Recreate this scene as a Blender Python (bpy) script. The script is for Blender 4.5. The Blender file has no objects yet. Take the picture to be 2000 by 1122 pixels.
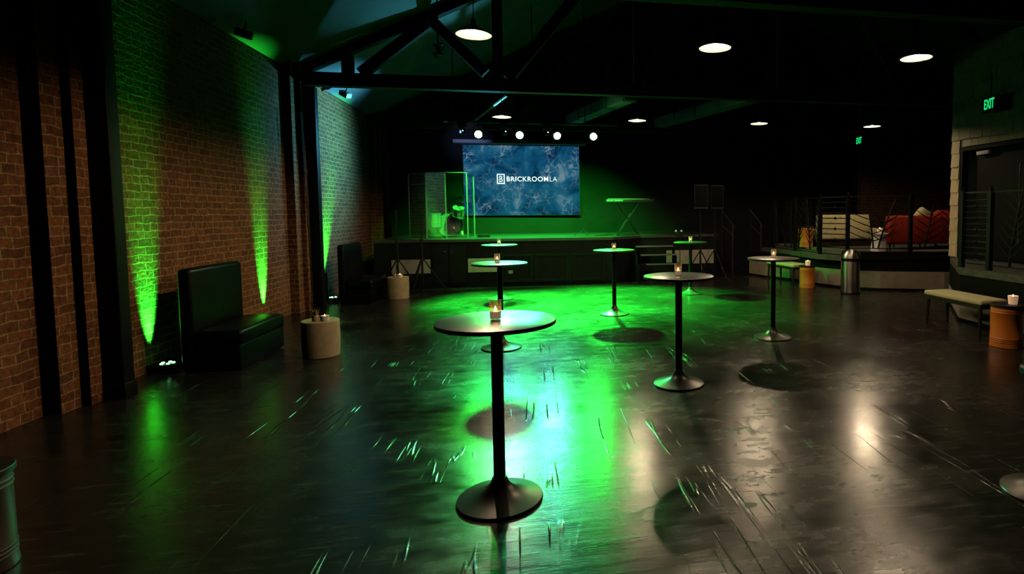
import bpy, bmesh, math, random
from mathutils import Vector, Matrix, Euler
random.seed(7)
PI = math.pi
S = bpy.context.scene
COL = S.collection

# ------------------------------------------------------------------ helpers
def link(o, parent=None):
    COL.objects.link(o)
    if parent is not None:
        o.parent = parent
    return o

def tag(o, label=None, cat=None, group=None, kind=None):
    if label: o['label'] = label
    if cat: o['category'] = cat
    if group: o['group'] = group
    if kind: o['kind'] = kind
    return o

def thing(name, label, cat, loc=(0, 0, 0), rz=0.0, group=None):
    o = bpy.data.objects.new(name, None)
    o.empty_display_size = 0.1
    o.location = loc
    o.rotation_euler = (0, 0, rz)
    link(o)
    return tag(o, label, cat, group)

class MB:
    """collects shapes into one bmesh"""
    def __init__(self):
        self.bm = bmesh.new()
    def box(self, x0, x1, y0, y1, z0, z1, M=None, bev=0.0):
        b = bmesh.new()
        bmesh.ops.create_cube(b, size=1.0)
        for v in b.verts:
            v.co = Vector(((x0 + x1) / 2 + v.co.x * (x1 - x0), (y0 + y1) / 2 + v.co.y * (y1 - y0), (z0 + z1) / 2 + v.co.z * (z1 - z0)))
        if bev > 0:
            bmesh.ops.bevel(b, geom=list(b.edges), offset=bev, segments=3, profile=0.5, affect='EDGES')
        self._add(b, M)
        return self
    def _add(self, b, M=None):
        if M is not None:
            bmesh.ops.transform(b, matrix=M, verts=b.verts)
        me = bpy.data.meshes.new('tmp')
        b.to_mesh(me); b.free()
        self.bm.from_mesh(me)
        bpy.data.meshes.remove(me)
    def lathe(self, prof, n=32, c=(0, 0, 0), cap=True, M=None):
        b = bmesh.new()
        rings = []
        for r, z in prof:
            if r < 1e-6:
                rings.append([b.verts.new((c[0], c[1], c[2] + z))])
            else:
                rings.append([b.verts.new((c[0] + r * math.cos(2 * PI * k / n), c[1] + r * math.sin(2 * PI * k / n), c[2] + z)) for k in range(n)])
        for a, d in zip(rings, rings[1:]):
            if len(a) == 1 and len(d) == 1: continue
            for k in range(n):
                k2 = (k + 1) % n
                if len(a) == 1: b.faces.new((a[0], d[k], d[k2]))
                elif len(d) == 1: b.faces.new((a[k], a[k2], d[0]))
                else: b.faces.new((a[k], a[k2], d[k2], d[k]))
        if cap:
            for rg in (rings[0], rings[-1]):
                if len(rg) > 1: b.faces.new(rg)
        bmesh.ops.recalc_face_normals(b, faces=b.faces)
        self._add(b, M)
        return self
    def tube(self, pts, r, n=8, taper=None):
        pts = [Vector(p) for p in pts]
        b = bmesh.new()
        rings = []
        prev = None
        for i, p in enumerate(pts):
            if i == 0: t = pts[1] - p
            elif i == len(pts) - 1: t = p - pts[i - 1]
            else: t = pts[i + 1] - pts[i - 1]
            t.normalize()
            ref = prev if prev is not None else (Vector((0, 0, 1)) if abs(t.z) < 0.9 else Vector((1, 0, 0)))
            u = ref - t * ref.dot(t)
            if u.length < 1e-5: u = Vector((1, 0, 0)) - t * t.x
            u.normalize(); v = t.cross(u); prev = u
            rr = r if taper is None else r * (1 + (taper - 1) * i / (len(pts) - 1))
            rings.append([b.verts.new(p + (u * math.cos(2 * PI * k / n) + v * math.sin(2 * PI * k / n)) * rr) for k in range(n)])
        for a, d in zip(rings, rings[1:]):
            for k in range(n):
                b.faces.new((a[k], a[(k + 1) % n], d[(k + 1) % n], d[k]))
        b.faces.new(rings[0]); b.faces.new(rings[-1])
        bmesh.ops.recalc_face_normals(b, faces=b.faces)
        self._add(b)
        return self
    def bar(self, p, q, w, h, up=(0, 0, 1)):
        """rectangular bar from p to q; w across, h along up"""
        p = Vector(p); q = Vector(q); t = (q - p).normalized()
        u = Vector(up); u = (u - t * u.dot(t)).normalized(); s = t.cross(u)
        b = bmesh.new()
        vs = []
        for e in (p, q):
            for a, d in ((-1, -1), (1, -1), (1, 1), (-1, 1)):
                vs.append(b.verts.new(e + s * (a * w / 2) + u * (d * h / 2)))
        for f in ((0, 1, 2, 3), (4, 5, 6, 7), (0, 1, 5, 4), (1, 2, 6, 5), (2, 3, 7, 6), (3, 0, 4, 7)):
            b.faces.new([vs[k] for k in f])
        bmesh.ops.recalc_face_normals(b, faces=b.faces)
        self._add(b)
        return self
    def prism(self, poly, z0, z1):
        b = bmesh.new()
        lo = [b.verts.new((x, y, z0)) for x, y in poly]
        hi = [b.verts.new((x, y, z1)) for x, y in poly]
        n = len(poly)
        b.faces.new(lo); b.faces.new(hi)
        for k in range(n):
            b.faces.new((lo[k], lo[(k + 1) % n], hi[(k + 1) % n], hi[k]))
        bmesh.ops.recalc_face_normals(b, faces=b.faces)
        self._add(b)
        return self
    def ball(self, c, r, sx=1, sy=1, sz=1, seg=12):
        b = bmesh.new()
        bmesh.ops.create_uvsphere(b, u_segments=seg, v_segments=max(6, seg // 2), radius=r)
        for v in b.verts:
            v.co = Vector((c[0] + v.co.x * sx, c[1] + v.co.y * sy, c[2] + v.co.z * sz))
        self._add(b)
        return self
    def quad(self, a, b_, c, d):
        vs = [self.bm.verts.new(p) for p in (a, b_, c, d)]
        self.bm.faces.new(vs)
        return self
    def build(self, name, mat, parent=None, smooth=True, label=None, loc=None, angle=35):
        me = bpy.data.meshes.new(name)
        if smooth:
            for f in self.bm.faces: f.smooth = True
            lim = math.radians(angle)
            for e in self.bm.edges:
                if len(e.link_faces) == 2 and e.calc_face_angle(0) > lim:
                    e.smooth = False
        self.bm.to_mesh(me); self.bm.free()
        me.materials.append(mat)
        o = bpy.data.objects.new(name, me)
        if loc is not None: o.location = loc
        link(o, parent)
        if label: o['label'] = label
        return o

def copy_tree(o, parent=None):
    c = o.copy(); COL.objects.link(c)
    if parent is not None: c.parent = parent
    for ch in list(o.children): copy_tree(ch, c)
    return c

def struct(o): 
    o['kind'] = 'structure'
    return o

# ------------------------------------------------------------------ materials
def new_mat(name):
    m = bpy.data.materials.new(name); m.use_nodes = True
    nt = m.node_tree
    return m, nt, nt.nodes['Principled BSDF'], nt.nodes, nt.links

def pmat(name, col, rough=0.5, metal=0.0, spec=0.5, noise=0.0, nscale=8.0, bump=0.0, bscale=60.0, sss=0.0, coat=0.0, rvar=0.0):
    m, nt, P, N, L = new_mat(name)
    P.inputs['Base Color'].default_value = (*col, 1)
    P.inputs['Roughness'].default_value = rough
    P.inputs['Metallic'].default_value = metal
    P.inputs['Specular IOR Level'].default_value = spec
    if coat: P.inputs['Coat Weight'].default_value = coat
    if sss:
        P.inputs['Subsurface Weight'].default_value = sss
        P.inputs['Subsurface Radius'].default_value = (0.03, 0.015, 0.008)
    tc = N.new('ShaderNodeTexCoord')
    if noise > 0:
        n = N.new('ShaderNodeTexNoise'); n.inputs['Scale'].default_value = nscale; n.inputs['Detail'].default_value = 5
        L.new(tc.outputs['Object'], n.inputs['Vector'])
        mr = N.new('ShaderNodeMapRange'); mr.inputs[1].default_value = 0.3; mr.inputs[2].default_value = 0.7
        mr.inputs[3].default_value = 1 - noise; mr.inputs[4].default_value = 1 + noise
        L.new(n.outputs['Fac'], mr.inputs[0])
        mx = N.new('ShaderNodeVectorMath'); mx.operation = 'SCALE'; mx.inputs[0].default_value = col
        L.new(mr.outputs[0], mx.inputs['Scale'])
        L.new(mx.outputs[0], P.inputs['Base Color'])
    if bump > 0:
        n2 = N.new('ShaderNodeTexNoise'); n2.inputs['Scale'].default_value = bscale; n2.inputs['Detail'].default_value = 3
        L.new(tc.outputs['Object'], n2.inputs['Vector'])
        bp = N.new('ShaderNodeBump'); bp.inputs['Strength'].default_value = bump; bp.inputs['Distance'].default_value = 0.01
        L.new(n2.outputs['Fac'], bp.inputs['Height']); L.new(bp.outputs[0], P.inputs['Normal'])
    return m

def emat(name, col, strength):
    m, nt, P, N, L = new_mat(name)
    P.inputs['Base Color'].default_value = (0.02, 0.02, 0.02, 1)
    P.inputs['Emission Color'].default_value = (*col, 1)
    P.inputs['Emission Strength'].default_value = strength
    return m

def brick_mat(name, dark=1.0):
    m, nt, P, N, L = new_mat(name)
    tc = N.new('ShaderNodeTexCoord')
    sp = N.new('ShaderNodeSeparateXYZ'); L.new(tc.outputs['Object'], sp.inputs[0])
    ad = N.new('ShaderNodeMath'); ad.operation = 'ADD'; L.new(sp.outputs['X'], ad.inputs[0]); L.new(sp.outputs['Y'], ad.inputs[1])
    cb = N.new('ShaderNodeCombineXYZ'); L.new(ad.outputs[0], cb.inputs['X']); L.new(sp.outputs['Z'], cb.inputs['Y'])
    # wobble so that courses and edges are irregular
    nz = N.new('ShaderNodeTexNoise'); nz.inputs['Scale'].default_value = 7.0; nz.inputs['Detail'].default_value = 4
    L.new(tc.outputs['Object'], nz.inputs['Vector'])
    sub = N.new('ShaderNodeVectorMath'); sub.operation = 'SUBTRACT'; sub.inputs[1].default_value = (0.5, 0.5, 0.5)
    L.new(nz.outputs['Color'], sub.inputs[0])
    sc = N.new('ShaderNodeVectorMath'); sc.operation = 'SCALE'; sc.inputs['Scale'].default_value = 0.05
    L.new(sub.outputs[0], sc.inputs[0])
    av = N.new('ShaderNodeVectorMath'); av.operation = 'ADD'; L.new(cb.outputs[0], av.inputs[0]); L.new(sc.outputs[0], av.inputs[1])
    b = N.new('ShaderNodeTexBrick')
    b.offset = 0.5; b.squash = 0.55; b.squash_frequency = 6
    b.inputs['Scale'].default_value = 1.0
    b.inputs['Brick Width'].default_value = 0.225
    b.inputs['Row Height'].default_value = 0.084
    b.inputs['Mortar Size'].default_value = 0.0075
    b.inputs['Mortar Smooth'].default_value = 0.35
    b.inputs['Bias'].default_value = 0.0
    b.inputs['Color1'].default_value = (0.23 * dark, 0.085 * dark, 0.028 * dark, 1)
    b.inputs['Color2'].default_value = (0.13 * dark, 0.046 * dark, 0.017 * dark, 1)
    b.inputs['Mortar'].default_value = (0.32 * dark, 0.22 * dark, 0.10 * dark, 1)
    L.new(av.outputs[0], b.inputs['Vector'])
    n2 = N.new('ShaderNodeTexNoise'); n2.inputs['Scale'].default_value = 26; n2.inputs['Detail'].default_value = 6
    L.new(tc.outputs['Object'], n2.inputs['Vector'])
    mr = N.new('ShaderNodeMapRange'); mr.inputs[1].default_value = 0.3; mr.inputs[2].default_value = 0.7; mr.inputs[3].default_value = 0.55; mr.inputs[4].default_value = 1.35
    L.new(n2.outputs['Fac'], mr.inputs[0])
    ml = N.new('ShaderNodeVectorMath'); ml.operation = 'SCALE'
    L.new(b.outputs['Color'], ml.inputs[0]); L.new(mr.outputs[0], ml.inputs['Scale'])
    L.new(ml.outputs[0], P.inputs['Base Color'])
    P.inputs['Roughness'].default_value = 0.85
    P.inputs['Specular IOR Level'].default_value = 0.25
    # relief : recessed joints plus rough faces
    inv = N.new('ShaderNodeMath'); inv.operation = 'MULTIPLY_ADD'; inv.inputs[1].default_value = -0.9; inv.inputs[2].default_value = 1.0
    L.new(b.outputs['Fac'], inv.inputs[0])
    h = N.new('ShaderNodeMath'); h.operation = 'MULTIPLY_ADD'; h.inputs[1].default_value = 0.9
    L.new(n2.outputs['Fac'], h.inputs[0]); L.new(inv.outputs[0], h.inputs[2])
    bp = N.new('ShaderNodeBump'); bp.inputs['Strength'].default_value = 0.9; bp.inputs['Distance'].default_value = 0.012
    L.new(h.outputs[0], bp.inputs['Height']); L.new(bp.outputs[0], P.inputs['Normal'])
    return m

def floor_mat():
    m, nt, P, N, L = new_mat('polished_concrete')
    tc = N.new('ShaderNodeTexCoord')
    def noise(scale, vec_scale, detail=4, rough=0.55):
        mp = N.new('ShaderNodeMapping'); mp.inputs['Scale'].default_value = vec_scale
        L.new(tc.outputs['Object'], mp.inputs['Vector'])
        n = N.new('ShaderNodeTexNoise'); n.inputs['Scale'].default_value = scale; n.inputs['Detail'].default_value = detail; n.inputs['Roughness'].default_value = rough
        L.new(mp.outputs[0], n.inputs['Vector'])
        return n
    big = noise(0.9, (1, 1, 1), 5)
    streak = noise(9.0, (0.35, 3.0, 1), 5, 0.6)
    fine = noise(70, (0.5, 1.6, 1), 4)
    # colour : dark sealed concrete with pale wear streaks
    cr = N.new('ShaderNodeValToRGB')
    e = cr.color_ramp.elements
    e[0].position = 0.30; e[0].color = (0.008, 0.0075, 0.006, 1)
    e[1].position = 0.72; e[1].color = (0.022, 0.020, 0.017, 1)
    L.new(big.outputs['Fac'], cr.inputs['Fac'])
    wr = N.new('ShaderNodeMapRange'); wr.inputs[1].default_value = 0.55; wr.inputs[2].default_value = 0.72
    L.new(streak.outputs['Fac'], wr.inputs[0])
    mix = N.new('ShaderNodeMix'); mix.data_type = 'RGBA'; mix.inputs['B'].default_value = (0.060, 0.056, 0.047, 1)
    L.new(wr.outputs[0], mix.inputs['Factor']); L.new(cr.outputs[0], mix.inputs['A'])
    L.new(mix.outputs['Result'], P.inputs['Base Color'])
    # gloss
    rr = N.new('ShaderNodeMapRange'); rr.inputs[1].default_value = 0.36; rr.inputs[2].default_value = 0.64; rr.inputs[3].default_value = 0.14; rr.inputs[4].default_value = 0.33
    mot = noise(5.5, (0.8, 1.6, 1), 6, 0.65)
    am = N.new('ShaderNodeMath'); am.operation = 'MULTIPLY_ADD'; am.inputs[1].default_value = 0.5; L.new(mot.outputs['Fac'], am.inputs[0])
    hb = N.new('ShaderNodeMath'); hb.operation = 'MULTIPLY'; hb.inputs[1].default_value = 0.5; L.new(big.outputs['Fac'], hb.inputs[0]); L.new(hb.outputs[0], am.inputs[2])
    L.new(am.outputs[0], rr.inputs[0]); L.new(rr.outputs[0], P.inputs['Roughness'])
    P.inputs['Specular IOR Level'].default_value = 0.5
    # relief : shallow trowel waves, long ridges left by old partitions, grit
    mp = N.new('ShaderNodeMapping'); mp.inputs['Rotation'].default_value = (0, 0, math.radians(14)); mp.inputs['Scale'].default_value = (3.4, 0.22, 1)
    L.new(tc.outputs['Object'], mp.inputs['Vector'])
    rd = N.new('ShaderNodeTexNoise'); rd.inputs['Scale'].default_value = 1.2; rd.inputs['Detail'].default_value = 3
    L.new(mp.outputs[0], rd.inputs['Vector'])
    r1 = N.new('ShaderNodeMath'); r1.operation = 'SUBTRACT'; r1.inputs[1].default_value = 0.52; L.new(rd.outputs['Fac'], r1.inputs[0])
    r2 = N.new('ShaderNodeMath'); r2.operation = 'ABSOLUTE'; L.new(r1.outputs[0], r2.inputs[0])
    r3 = N.new('ShaderNodeMapRange'); r3.inputs[1].default_value = 0.0; r3.inputs[2].default_value = 0.012; r3.inputs[3].default_value = 1; r3.inputs[4].default_value = 0
    L.new(r2.outputs[0], r3.inputs[0])
    brk = noise(1.3, (1, 1, 1), 2)
    r4 = N.new('ShaderNodeMapRange'); r4.inputs[1].default_value = 0.5; r4.inputs[2].default_value = 0.62
    L.new(brk.outputs['Fac'], r4.inputs[0])
    r5 = N.new('ShaderNodeMath'); r5.operation = 'MULTIPLY'; L.new(r3.outputs[0], r5.inputs[0]); L.new(r4.outputs[0], r5.inputs[1])
    wave = noise(2.6, (1.0, 1.0, 1), 3)
    s1 = N.new('ShaderNodeMath'); s1.operation = 'MULTIPLY_ADD'; s1.inputs[1].default_value = 0.22
    L.new(wave.outputs['Fac'], s1.inputs[0])
    s0 = N.new('ShaderNodeMath'); s0.operation = 'MULTIPLY'; s0.inputs[1].default_value = 0.26; L.new(r5.outputs[0], s0.inputs[0])
    L.new(s0.outputs[0], s1.inputs[2])
    s2 = N.new('ShaderNodeMath'); s2.operation = 'MULTIPLY_ADD'; s2.inputs[1].default_value = 0.05
    L.new(fine.outputs['Fac'], s2.inputs[0]); L.new(s1.outputs[0], s2.inputs[2])
    s3 = N.new('ShaderNodeMath'); s3.operation = 'MULTIPLY_ADD'; s3.inputs[1].default_value = 0.08
    L.new(streak.outputs['Fac'], s3.inputs[0]); L.new(s2.outputs[0], s3.inputs[2])
    bp = N.new('ShaderNodeBump'); bp.inputs['Strength'].default_value = 1.0; bp.inputs['Distance'].default_value = 0.012
    L.new(s3.outputs[0], bp.inputs['Height']); L.new(bp.outputs[0], P.inputs['Normal'])
    return m

def screen_mat():
    """the picture on the LED wall : a dark blue churning sea with pale foam veins"""
    m, nt, P, N, L = new_mat('led_wall_image')
    tc = N.new('ShaderNodeTexCoord')
    n1 = N.new('ShaderNodeTexNoise'); n1.inputs['Scale'].default_value = 1.5; n1.inputs['Detail'].default_value = 9; n1.inputs['Roughness'].default_value = 0.62; n1.inputs['Distortion'].default_value = 0.5
    L.new(tc.outputs['Object'], n1.inputs['Vector'])
    cr = N.new('ShaderNodeValToRGB'); el = cr.color_ramp.elements
    el[0].position = 0.36; el[0].color = (0.0015, 0.018, 0.055, 1)
    el[1].position = 0.70; el[1].color = (0.17, 0.29, 0.37, 1)
    a = cr.color_ramp.elements.new(0.47); a.color = (0.004, 0.070, 0.16, 1)
    a = cr.color_ramp.elements.new(0.57); a.color = (0.012, 0.12, 0.22, 1)
    L.new(n1.outputs['Fac'], cr.inputs['Fac'])
    # foam veins : ridges of distorted cell edges
    dn = N.new('ShaderNodeTexNoise'); dn.inputs['Scale'].default_value = 3.6; dn.inputs['Detail'].default_value = 9; dn.inputs['Roughness'].default_value = 0.65
    L.new(tc.outputs['Object'], dn.inputs['Vector'])
    sb = N.new('ShaderNodeVectorMath'); sb.operation = 'SUBTRACT'; sb.inputs[1].default_value = (0.5, 0.5, 0.5); L.new(dn.outputs['Color'], sb.inputs[0])
    sc = N.new('ShaderNodeVectorMath'); sc.operation = 'SCALE'; sc.inputs['Scale'].default_value = 0.55; L.new(sb.outputs[0], sc.inputs[0])
    ad = N.new('ShaderNodeVectorMath'); ad.operation = 'ADD'; L.new(tc.outputs['Object'], ad.inputs[0]); L.new(sc.outputs[0], ad.inputs[1])
    vo = N.new('ShaderNodeTexVoronoi'); vo.feature = 'DISTANCE_TO_EDGE'; vo.inputs['Scale'].default_value = 4.2
    L.new(ad.outputs[0], vo.inputs['Vector'])
    v1 = N.new('ShaderNodeMapRange'); v1.inputs[1].default_value = 0.0; v1.inputs[2].default_value = 0.05; v1.inputs[3].default_value = 1; v1.inputs[4].default_value = 0
    L.new(vo.outputs['Distance'], v1.inputs[0])
    n3 = N.new('ShaderNodeTexNoise'); n3.inputs['Scale'].default_value = 1.7; n3.inputs['Detail'].default_value = 6
    mp = N.new('ShaderNodeMapping'); mp.inputs['Location'].default_value = (3.1, 1.7, 5); L.new(tc.outputs['Object'], mp.inputs['Vector']); L.new(mp.outputs[0], n3.inputs['Vector'])
    v2 = N.new('ShaderNodeMapRange'); v2.inputs[1].default_value = 0.47; v2.inputs[2].default_value = 0.66
    L.new(n3.outputs['Fac'], v2.inputs[0])
    vm = N.new('ShaderNodeMath'); vm.operation = 'MULTIPLY'; L.new(v1.outputs[0], vm.inputs[0]); L.new(v2.outputs[0], vm.inputs[1])
    mix = N.new('ShaderNodeMix'); mix.data_type = 'RGBA'; mix.inputs['B'].default_value = (0.34, 0.42, 0.48, 1)
    L.new(vm.outputs[0], mix.inputs['Factor']); L.new(cr.outputs[0], mix.inputs['A'])
    L.new(mix.outputs['Result'], P.inputs['Emission Color'])
    P.inputs['Emission Strength'].default_value = 0.8
    P.inputs['Base Color'].default_value = (0.002, 0.002, 0.002, 1)
    P.inputs['Specular IOR Level'].default_value = 0.0
    P.inputs['Roughness'].default_value = 0.6
    return m

def glass_mat(name, tint=(1, 1, 1), rough=0.05, bump=0.0, scale=120):
    m, nt, P, N, L = new_mat(name)
    P.inputs['Base Color'].default_value = (*tint, 1)
    P.inputs['Transmission Weight'].default_value = 0.82
    P.inputs['Roughness'].default_value = rough
    P.inputs['IOR'].default_value = 1.45
    if bump:
        tc = N.new('ShaderNodeTexCoord'); v = N.new('ShaderNodeTexVoronoi'); v.inputs['Scale'].default_value = scale
        L.new(tc.outputs['Object'], v.inputs['Vector'])
        bp = N.new('ShaderNodeBump'); bp.inputs['Strength'].default_value = bump; bp.inputs['Distance'].default_value = 0.003
        L.new(v.outputs['Distance'], bp.inputs['Height']); L.new(bp.outputs[0], P.inputs['Normal'])
    return m

def jar_mat():
    """thin patterned glass: clear with frosted, faceted relief"""
    m, nt, P, N, L = new_mat('patterned_glass')
    P.inputs['Base Color'].default_value = (0.80, 0.82, 0.78, 1); P.inputs['Roughness'].default_value = 0.15
    tc = N.new('ShaderNodeTexCoord'); v = N.new('ShaderNodeTexVoronoi'); v.inputs['Scale'].default_value = 110
    L.new(tc.outputs['Object'], v.inputs['Vector'])
    bp = N.new('ShaderNodeBump'); bp.inputs['Strength'].default_value = 0.6; bp.inputs['Distance'].default_value = 0.004
    L.new(v.outputs['Distance'], bp.inputs['Height']); L.new(bp.outputs[0], P.inputs['Normal'])
    tr = N.new('ShaderNodeBsdfTransparent'); tr.inputs[0].default_value = (0.95, 0.96, 0.94, 1)
    lw = N.new('ShaderNodeLayerWeight'); lw.inputs['Blend'].default_value = 0.35
    mr = N.new('ShaderNodeMapRange'); mr.inputs[1].default_value = 0.0; mr.inputs[2].default_value = 0.55; mr.inputs[3].default_value = 0.30; mr.inputs[4].default_value = 0.08
    L.new(v.outputs['Distance'], mr.inputs[0])
    ad = N.new('ShaderNodeMath'); ad.operation = 'MULTIPLY_ADD'; ad.inputs[1].default_value = 0.35; ad.use_clamp = True
    L.new(lw.outputs['Facing'], ad.inputs[0]); L.new(mr.outputs[0], ad.inputs[2])
    mx = N.new('ShaderNodeMixShader'); L.new(ad.outputs[0], mx.inputs[0]); L.new(tr.outputs[0], mx.inputs[1]); L.new(P.outputs[0], mx.inputs[2])
    L.new(mx.outputs[0], N['Material Output'].inputs['Surface'])
    return m

def acrylic_mat():
    """thin clear sheet: see-through with a mirror sheen"""
    m, nt, P, N, L = new_mat('clear_acrylic')
    out = N['Material Output']
    tr = N.new('ShaderNodeBsdfTransparent'); tr.inputs[0].default_value = (0.93, 0.96, 0.96, 1)
    gl = N.new('ShaderNodeBsdfGlossy'); gl.inputs['Roughness'].default_value = 0.03
    lw = N.new('ShaderNodeLayerWeight'); lw.inputs['Blend'].default_value = 0.5
    pw = N.new('ShaderNodeMath'); pw.operation = 'POWER'; pw.inputs[1].default_value = 4.0; L.new(lw.outputs['Facing'], pw.inputs[0])
    mr = N.new('ShaderNodeMath'); mr.operation = 'MULTIPLY_ADD'; mr.inputs[1].default_value = 0.6; mr.inputs[2].default_value = 0.13; mr.use_clamp = True
    L.new(pw.outputs[0], mr.inputs[0])
    mx = N.new('ShaderNodeMixShader'); L.new(mr.outputs[0], mx.inputs[0]); L.new(tr.outputs[0], mx.inputs[1]); L.new(gl.outputs[0], mx.inputs[2])
    L.new(mx.outputs[0], out.inputs['Surface'])
    return m

M_brick = brick_mat('old_red_brick')
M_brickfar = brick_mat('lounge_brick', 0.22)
M_floor = floor_mat()
M_ceil = pmat('ceiling_board', (0.20, 0.22, 0.22), 0.9, noise=0.2, nscale=1.2)
M_blackwall = pmat('black_wall_paint', (0.014, 0.014, 0.014), 0.9, spec=0.08, noise=0.15, nscale=2)
M_post = pmat('black_painted_timber', (0.005, 0.005, 0.005), 0.5, spec=0.15, bump=0.15, bscale=30)
M_truss = pmat('dark_stained_timber', (0.016, 0.012, 0.009), 0.8, spec=0.15, noise=0.25, nscale=5)
M_blackmetal = pmat('satin_black_metal', (0.004, 0.004, 0.004), 0.40, spec=0.25)
M_base = pmat('table_base_enamel', (0.055, 0.052, 0.048), 0.33, metal=0.55, spec=0.6)
M_tabletop = pmat('black_laminate', (0.010, 0.010, 0.010), 0.33, spec=1.0, bump=0.05, bscale=150)
M_tabletop.node_tree.nodes['Principled BSDF'].inputs['IOR'].default_value = 1.9
M_edge = pmat('table_edge_band', (0.008, 0.008, 0.008), 0.5)
M_vinyl = pmat('black_vinyl', (0.003, 0.003, 0.003), 0.36, spec=0.12, bump=0.12, bscale=25)
M_concrete = pmat('cast_concrete_beige', (0.48, 0.39, 0.22), 0.8, noise=0.12, nscale=9, bump=0.2, bscale=45)
M_shade = pmat('white_enamel_shade', (0.62, 0.58, 0.50), 0.45)
M_shadeout = pmat('shade_outside', (0.10, 0.10, 0.10), 0.5)
M_bulb = emat('lamp_bulb', (1.0, 0.84, 0.62), 110.0)
M_green = emat('green_led', (0.25, 1.0, 0.30), 45.0)
M_greendot = emat('green_led_dot', (0.22, 1.0, 0.30), 6.0)
M_exit = emat('exit_green', (0.01, 0.85, 0.22), 0.9)
M_bluedot = emat('blue_led', (0.45, 0.55, 1.0), 5.0)
M_white_e = emat('led_white', (0.85, 0.93, 1.0), 1.3)
M_screen = screen_mat()
M_glass = jar_mat()
M_acrylic = acrylic_mat()
M_alu = pmat('aluminium_trim', (0.20, 0.21, 0.22), 0.5, metal=0.6, spec=0.3)
M_chrome = pmat('chrome', (0.75, 0.75, 0.75), 0.15, metal=1.0)
M_steel = pmat('brushed_steel', (0.74, 0.71, 0.64), 0.28, metal=1.0)
_p = M_steel.node_tree.nodes['Principled BSDF']; _t = M_steel.node_tree.nodes.new('ShaderNodeTangent'); _t.direction_type = 'RADIAL'; _t.axis = 'Z'
M_steel.node_tree.links.new(_t.outputs[0], _p.inputs['Tangent']); _p.inputs['Anisotropic'].default_value = 0.85; _p.inputs['Anisotropic Rotation'].default_value = 0.25
M_wax = pmat('candle_wax', (0.85, 0.78, 0.66), 0.6, sss=0.8)
_p = M_wax.node_tree.nodes['Principled BSDF']; _p.inputs['Emission Color'].default_value = (1.0, 0.55, 0.32, 1); _p.inputs['Emission Strength'].default_value = 0.28   # wax emits a little itself, standing in for flame light through it
M_flame = emat('flame', (1.0, 0.46, 0.10), 30.0)
M_pot = pmat('pale_pink_clay', (0.72, 0.46, 0.36), 0.75, noise=0.1)
M_ceramic = pmat('white_ceramic', (0.80, 0.74, 0.68), 0.5)
M_leaf = pmat('succulent_leaf', (0.30, 0.27, 0.10), 0.6, noise=0.3, nscale=30)
M_orange = pmat('orange_enamel_drum', (0.66, 0.19, 0.02), 0.42, noise=0.08, nscale=5)
M_darklid = pmat('dark_drum_lid', (0.012, 0.011, 0.010), 0.45, spec=0.25)
M_cream = pmat('cream_upholstery', (0.52, 0.47, 0.27), 0.9, bump=0.2, bscale=90)
M_darkwood = pmat('dark_walnut', (0.022, 0.013, 0.008), 0.5, spec=0.2, noise=0.25, nscale=12)
M_red = pmat('red_velvet', (0.30, 0.015, 0.006), 0.8, noise=0.2, nscale=14)
M_white = pmat('off_white_paint', (0.46, 0.38, 0.22), 0.7, noise=0.08, nscale=6)
M_band = pmat('grey_board_panel', (0.26, 0.225, 0.165), 0.8, noise=0.12, nscale=7)
M_gpanel = pmat('grey_plywood_panel', (0.30, 0.29, 0.23), 0.8, noise=0.10, nscale=7)
M_stageblk = pmat('stage_black_paint', (0.006, 0.0065, 0.0065), 0.6, spec=0.12, noise=0.2, nscale=4, bump=0.1, bscale=30)
M_deck = pmat('stage_floor_vinyl', (0.05, 0.05, 0.05), 0.30, noise=0.2, nscale=3, bump=0.05, bscale=40)
M_deckgrey = pmat('lounge_floor_grey', (0.14, 0.13, 0.11), 0.7, spec=0.2, noise=0.15, nscale=6)
M_ledge = pmat('worn_ledge_paint', (0.07, 0.07, 0.06), 0.6, spec=0.2, noise=0.35, nscale=10)
M_fascia = pmat('black_fascia', (0.004, 0.004, 0.004), 0.7, spec=0.08)
M_rail = pmat('wrought_iron', (0.004, 0.004, 0.004), 0.45, spec=0.2)
M_handrail = pmat('worn_grey_handrail', (0.03, 0.029, 0.026), 0.6, spec=0.2)
M_drumshell = pmat('pearl_drum_shell', (0.22, 0.26, 0.24), 0.25, noise=0.1)
M_cymbal = pmat('bronze_cymbal', (0.55, 0.42, 0.18), 0.28, metal=1.0)
M_fixture = pmat('fixture_black', (0.008, 0.008, 0.008), 0.5, spec=0.2)
M_fixlight = pmat('fixture_pale_plastic', (0.55, 0.55, 0.52), 0.5)
M_duct = pmat('pale_duct_sheet', (0.30, 0.34, 0.36), 0.6, noise=0.2, nscale=2)
M_speaker = pmat('speaker_grille', (0.002, 0.002, 0.002), 0.6, spec=0.05, bump=0.3, bscale=250)
M_keys = pmat('keyboard_case', (0.016, 0.017, 0.016), 0.45, spec=0.2)
M_header = pmat('header_paint', (0.20, 0.20, 0.22), 0.8)

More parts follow.
